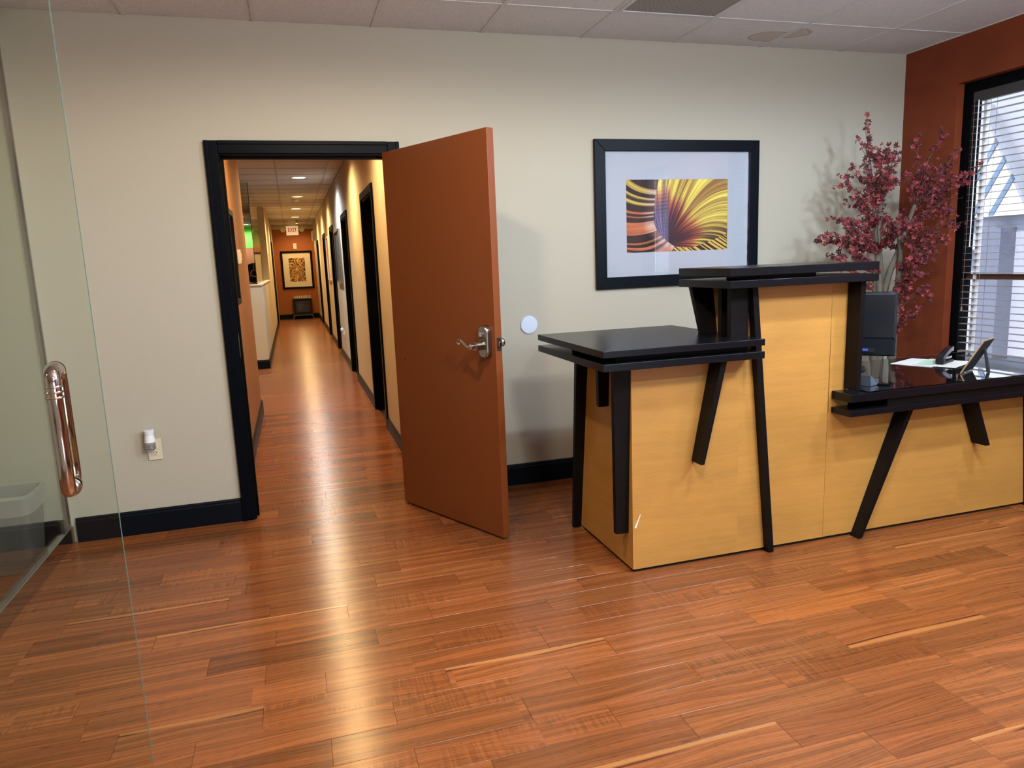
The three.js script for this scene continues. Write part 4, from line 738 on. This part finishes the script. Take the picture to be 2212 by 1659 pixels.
    for (let b = 0; b < 2; b++) {                                      // side twigs
      const u = rr(0.3, 0.85), p = c.getPointAt(u), e = p.clone().add(T.clone().sub(start).normalize().multiplyScalar(rr(0.05, 0.13))).add(V(rr(-0.07, 0.07), rr(-0.03, 0.08), rr(-0.05, 0.05)));
      if (e.x + O.x > 3.53) e.x = 3.53 - O.x;
      const [tg, tc] = taper([p, p.clone().lerp(e, 0.5).add(V(0, 0.008, 0)), e], 0.0018, 0.001, 6, 4); obj('twig', tg, M.twig, t);
      for (let i = 0; i < 6; i++) { const q = tc.getPointAt(rr(0.25, 1)), off = V(rr(-1, 1), rr(-1, 1), rr(-1, 1)).normalize(); spots.push([q.clone().addScaledVector(off, rr(0.004, 0.016)), off]); }
    }
  }
  const order = spots.filter(([p]) => p.x + O.x < 3.55 && p.z + O.z > 0.02).map((s, i) => [s, i]), rest = tones.map(() => []);
  order.sort((a, b) => (b[0][0].z + 0.4 * b[0][0].y) - (a[0][0].z + 0.4 * a[0][0].y));
  order.forEach(([[p, off], i], j) => {
    const sh = shapes[Math.floor(rnd() * 3)], ti = Math.min(3, Math.floor(Math.pow(rnd(), 1.1) * 4)), q = new THREE.Quaternion().setFromUnitVectors(V(0, 1, 0), off.clone().add(V(0, 0.35, 0.25)).normalize()), s = rr(0.7, 1.15);
    if (j < 300) { const m = obj('blossom', sh, tones[ti], t); m.position.copy(p); m.quaternion.copy(q); m.scale.setScalar(s); }
    else rest[ti].push(sh.clone().applyMatrix4(new THREE.Matrix4().compose(p, q, V(s, s, s))));
  });
  const list = [], geos = []; rest.forEach((r, i) => { if (r.length) { geos.push(mergeGeometries(r)); list.push(tones[i]); } });
  const all = mergeGeometries(geos, true), ms = shade(new THREE.Mesh(all, list)); ms.name = 'blossoms'; ms.userData.kind = 'stuff'; t.add(ms);
}

// ---------------------------------------------------------------- outdoors, seen through the blinds
{
  struct('ground_outside', [bx(XR + 0.18, 16, -0.2, -0.08, -14, 16), bx(-16, XR + 0.18, -0.2, -0.08, ZF + 0.15, 16)], std([0.55, 0.56, 0.6], 0.9));
  const b = thing('building_outside', 'pale building with glazed gables across from the window', 'building');
  const X = 8.0, wallM = std([0.255, 0.268, 0.34], 0.85), pil = std([0.085, 0.095, 0.14], 0.8), white = std([0.47, 0.48, 0.52], 0.6), pane = phys([0.1, 0.15, 0.24], 0.15), rim = std([0.16, 0.175, 0.22], 0.6);
  obj('wall', bx(X, X + 0.4, -0.08, 7, -14, 12), wallM, b);
  for (let k = -4; k < 6; k++) {
    const zc = -3.03 + k * 2.4;
    obj('pillar', bx(X - 0.25, X, -0.08, 1.55, zc + 0.09, zc + 0.36), pil, b); obj('ledge', bx(X - 0.18, X, 1.3, 1.34, zc - 0.6, zc + 0.3), white, b);
    const gable = obj('gable_glazing', slabShape([[zc - 0.68, 1.7], [zc + 0.68, 1.7], [zc, 2.95]], 'zy', X - 0.12, X - 0.06), white, b);
    for (let i = -2; i < 3; i++) {                                     // slanting bands of blue glass
      const z0 = zc - 0.45 + i * 0.26, cut = (z, y) => [z, y];
      const y0 = 1.72, z1 = z0 + 0.62, yTop = (z) => 2.9 - Math.abs(z - zc) * 1.83, pts = [];
      for (let s = 0; s <= 1.001; s += 0.05) { const z = lerp(z0, z1, s), y = lerp(y0, 2.75, s); if (y < yTop(z)) pts.push([z, y]); }
      if (pts.length < 3) continue;
      const a = pts[0], e = pts.at(-1); obj('pane', slabShape([cut(...a), cut(a[0] + 0.07, a[1]), cut(Math.min(e[0] + 0.07, e[0] + 0.07), e[1]), cut(...e)], 'zy', X - 0.135, X - 0.118), pane, gable);
    }
    obj('gable_edge', slabShape([[zc, 2.95], [zc + 0.68, 1.7], [zc + 0.74, 1.7], [zc, 3.06]], 'zy', X - 0.2, X - 0.06), rim, b);
  }
}

renderer.render(scene, camera);
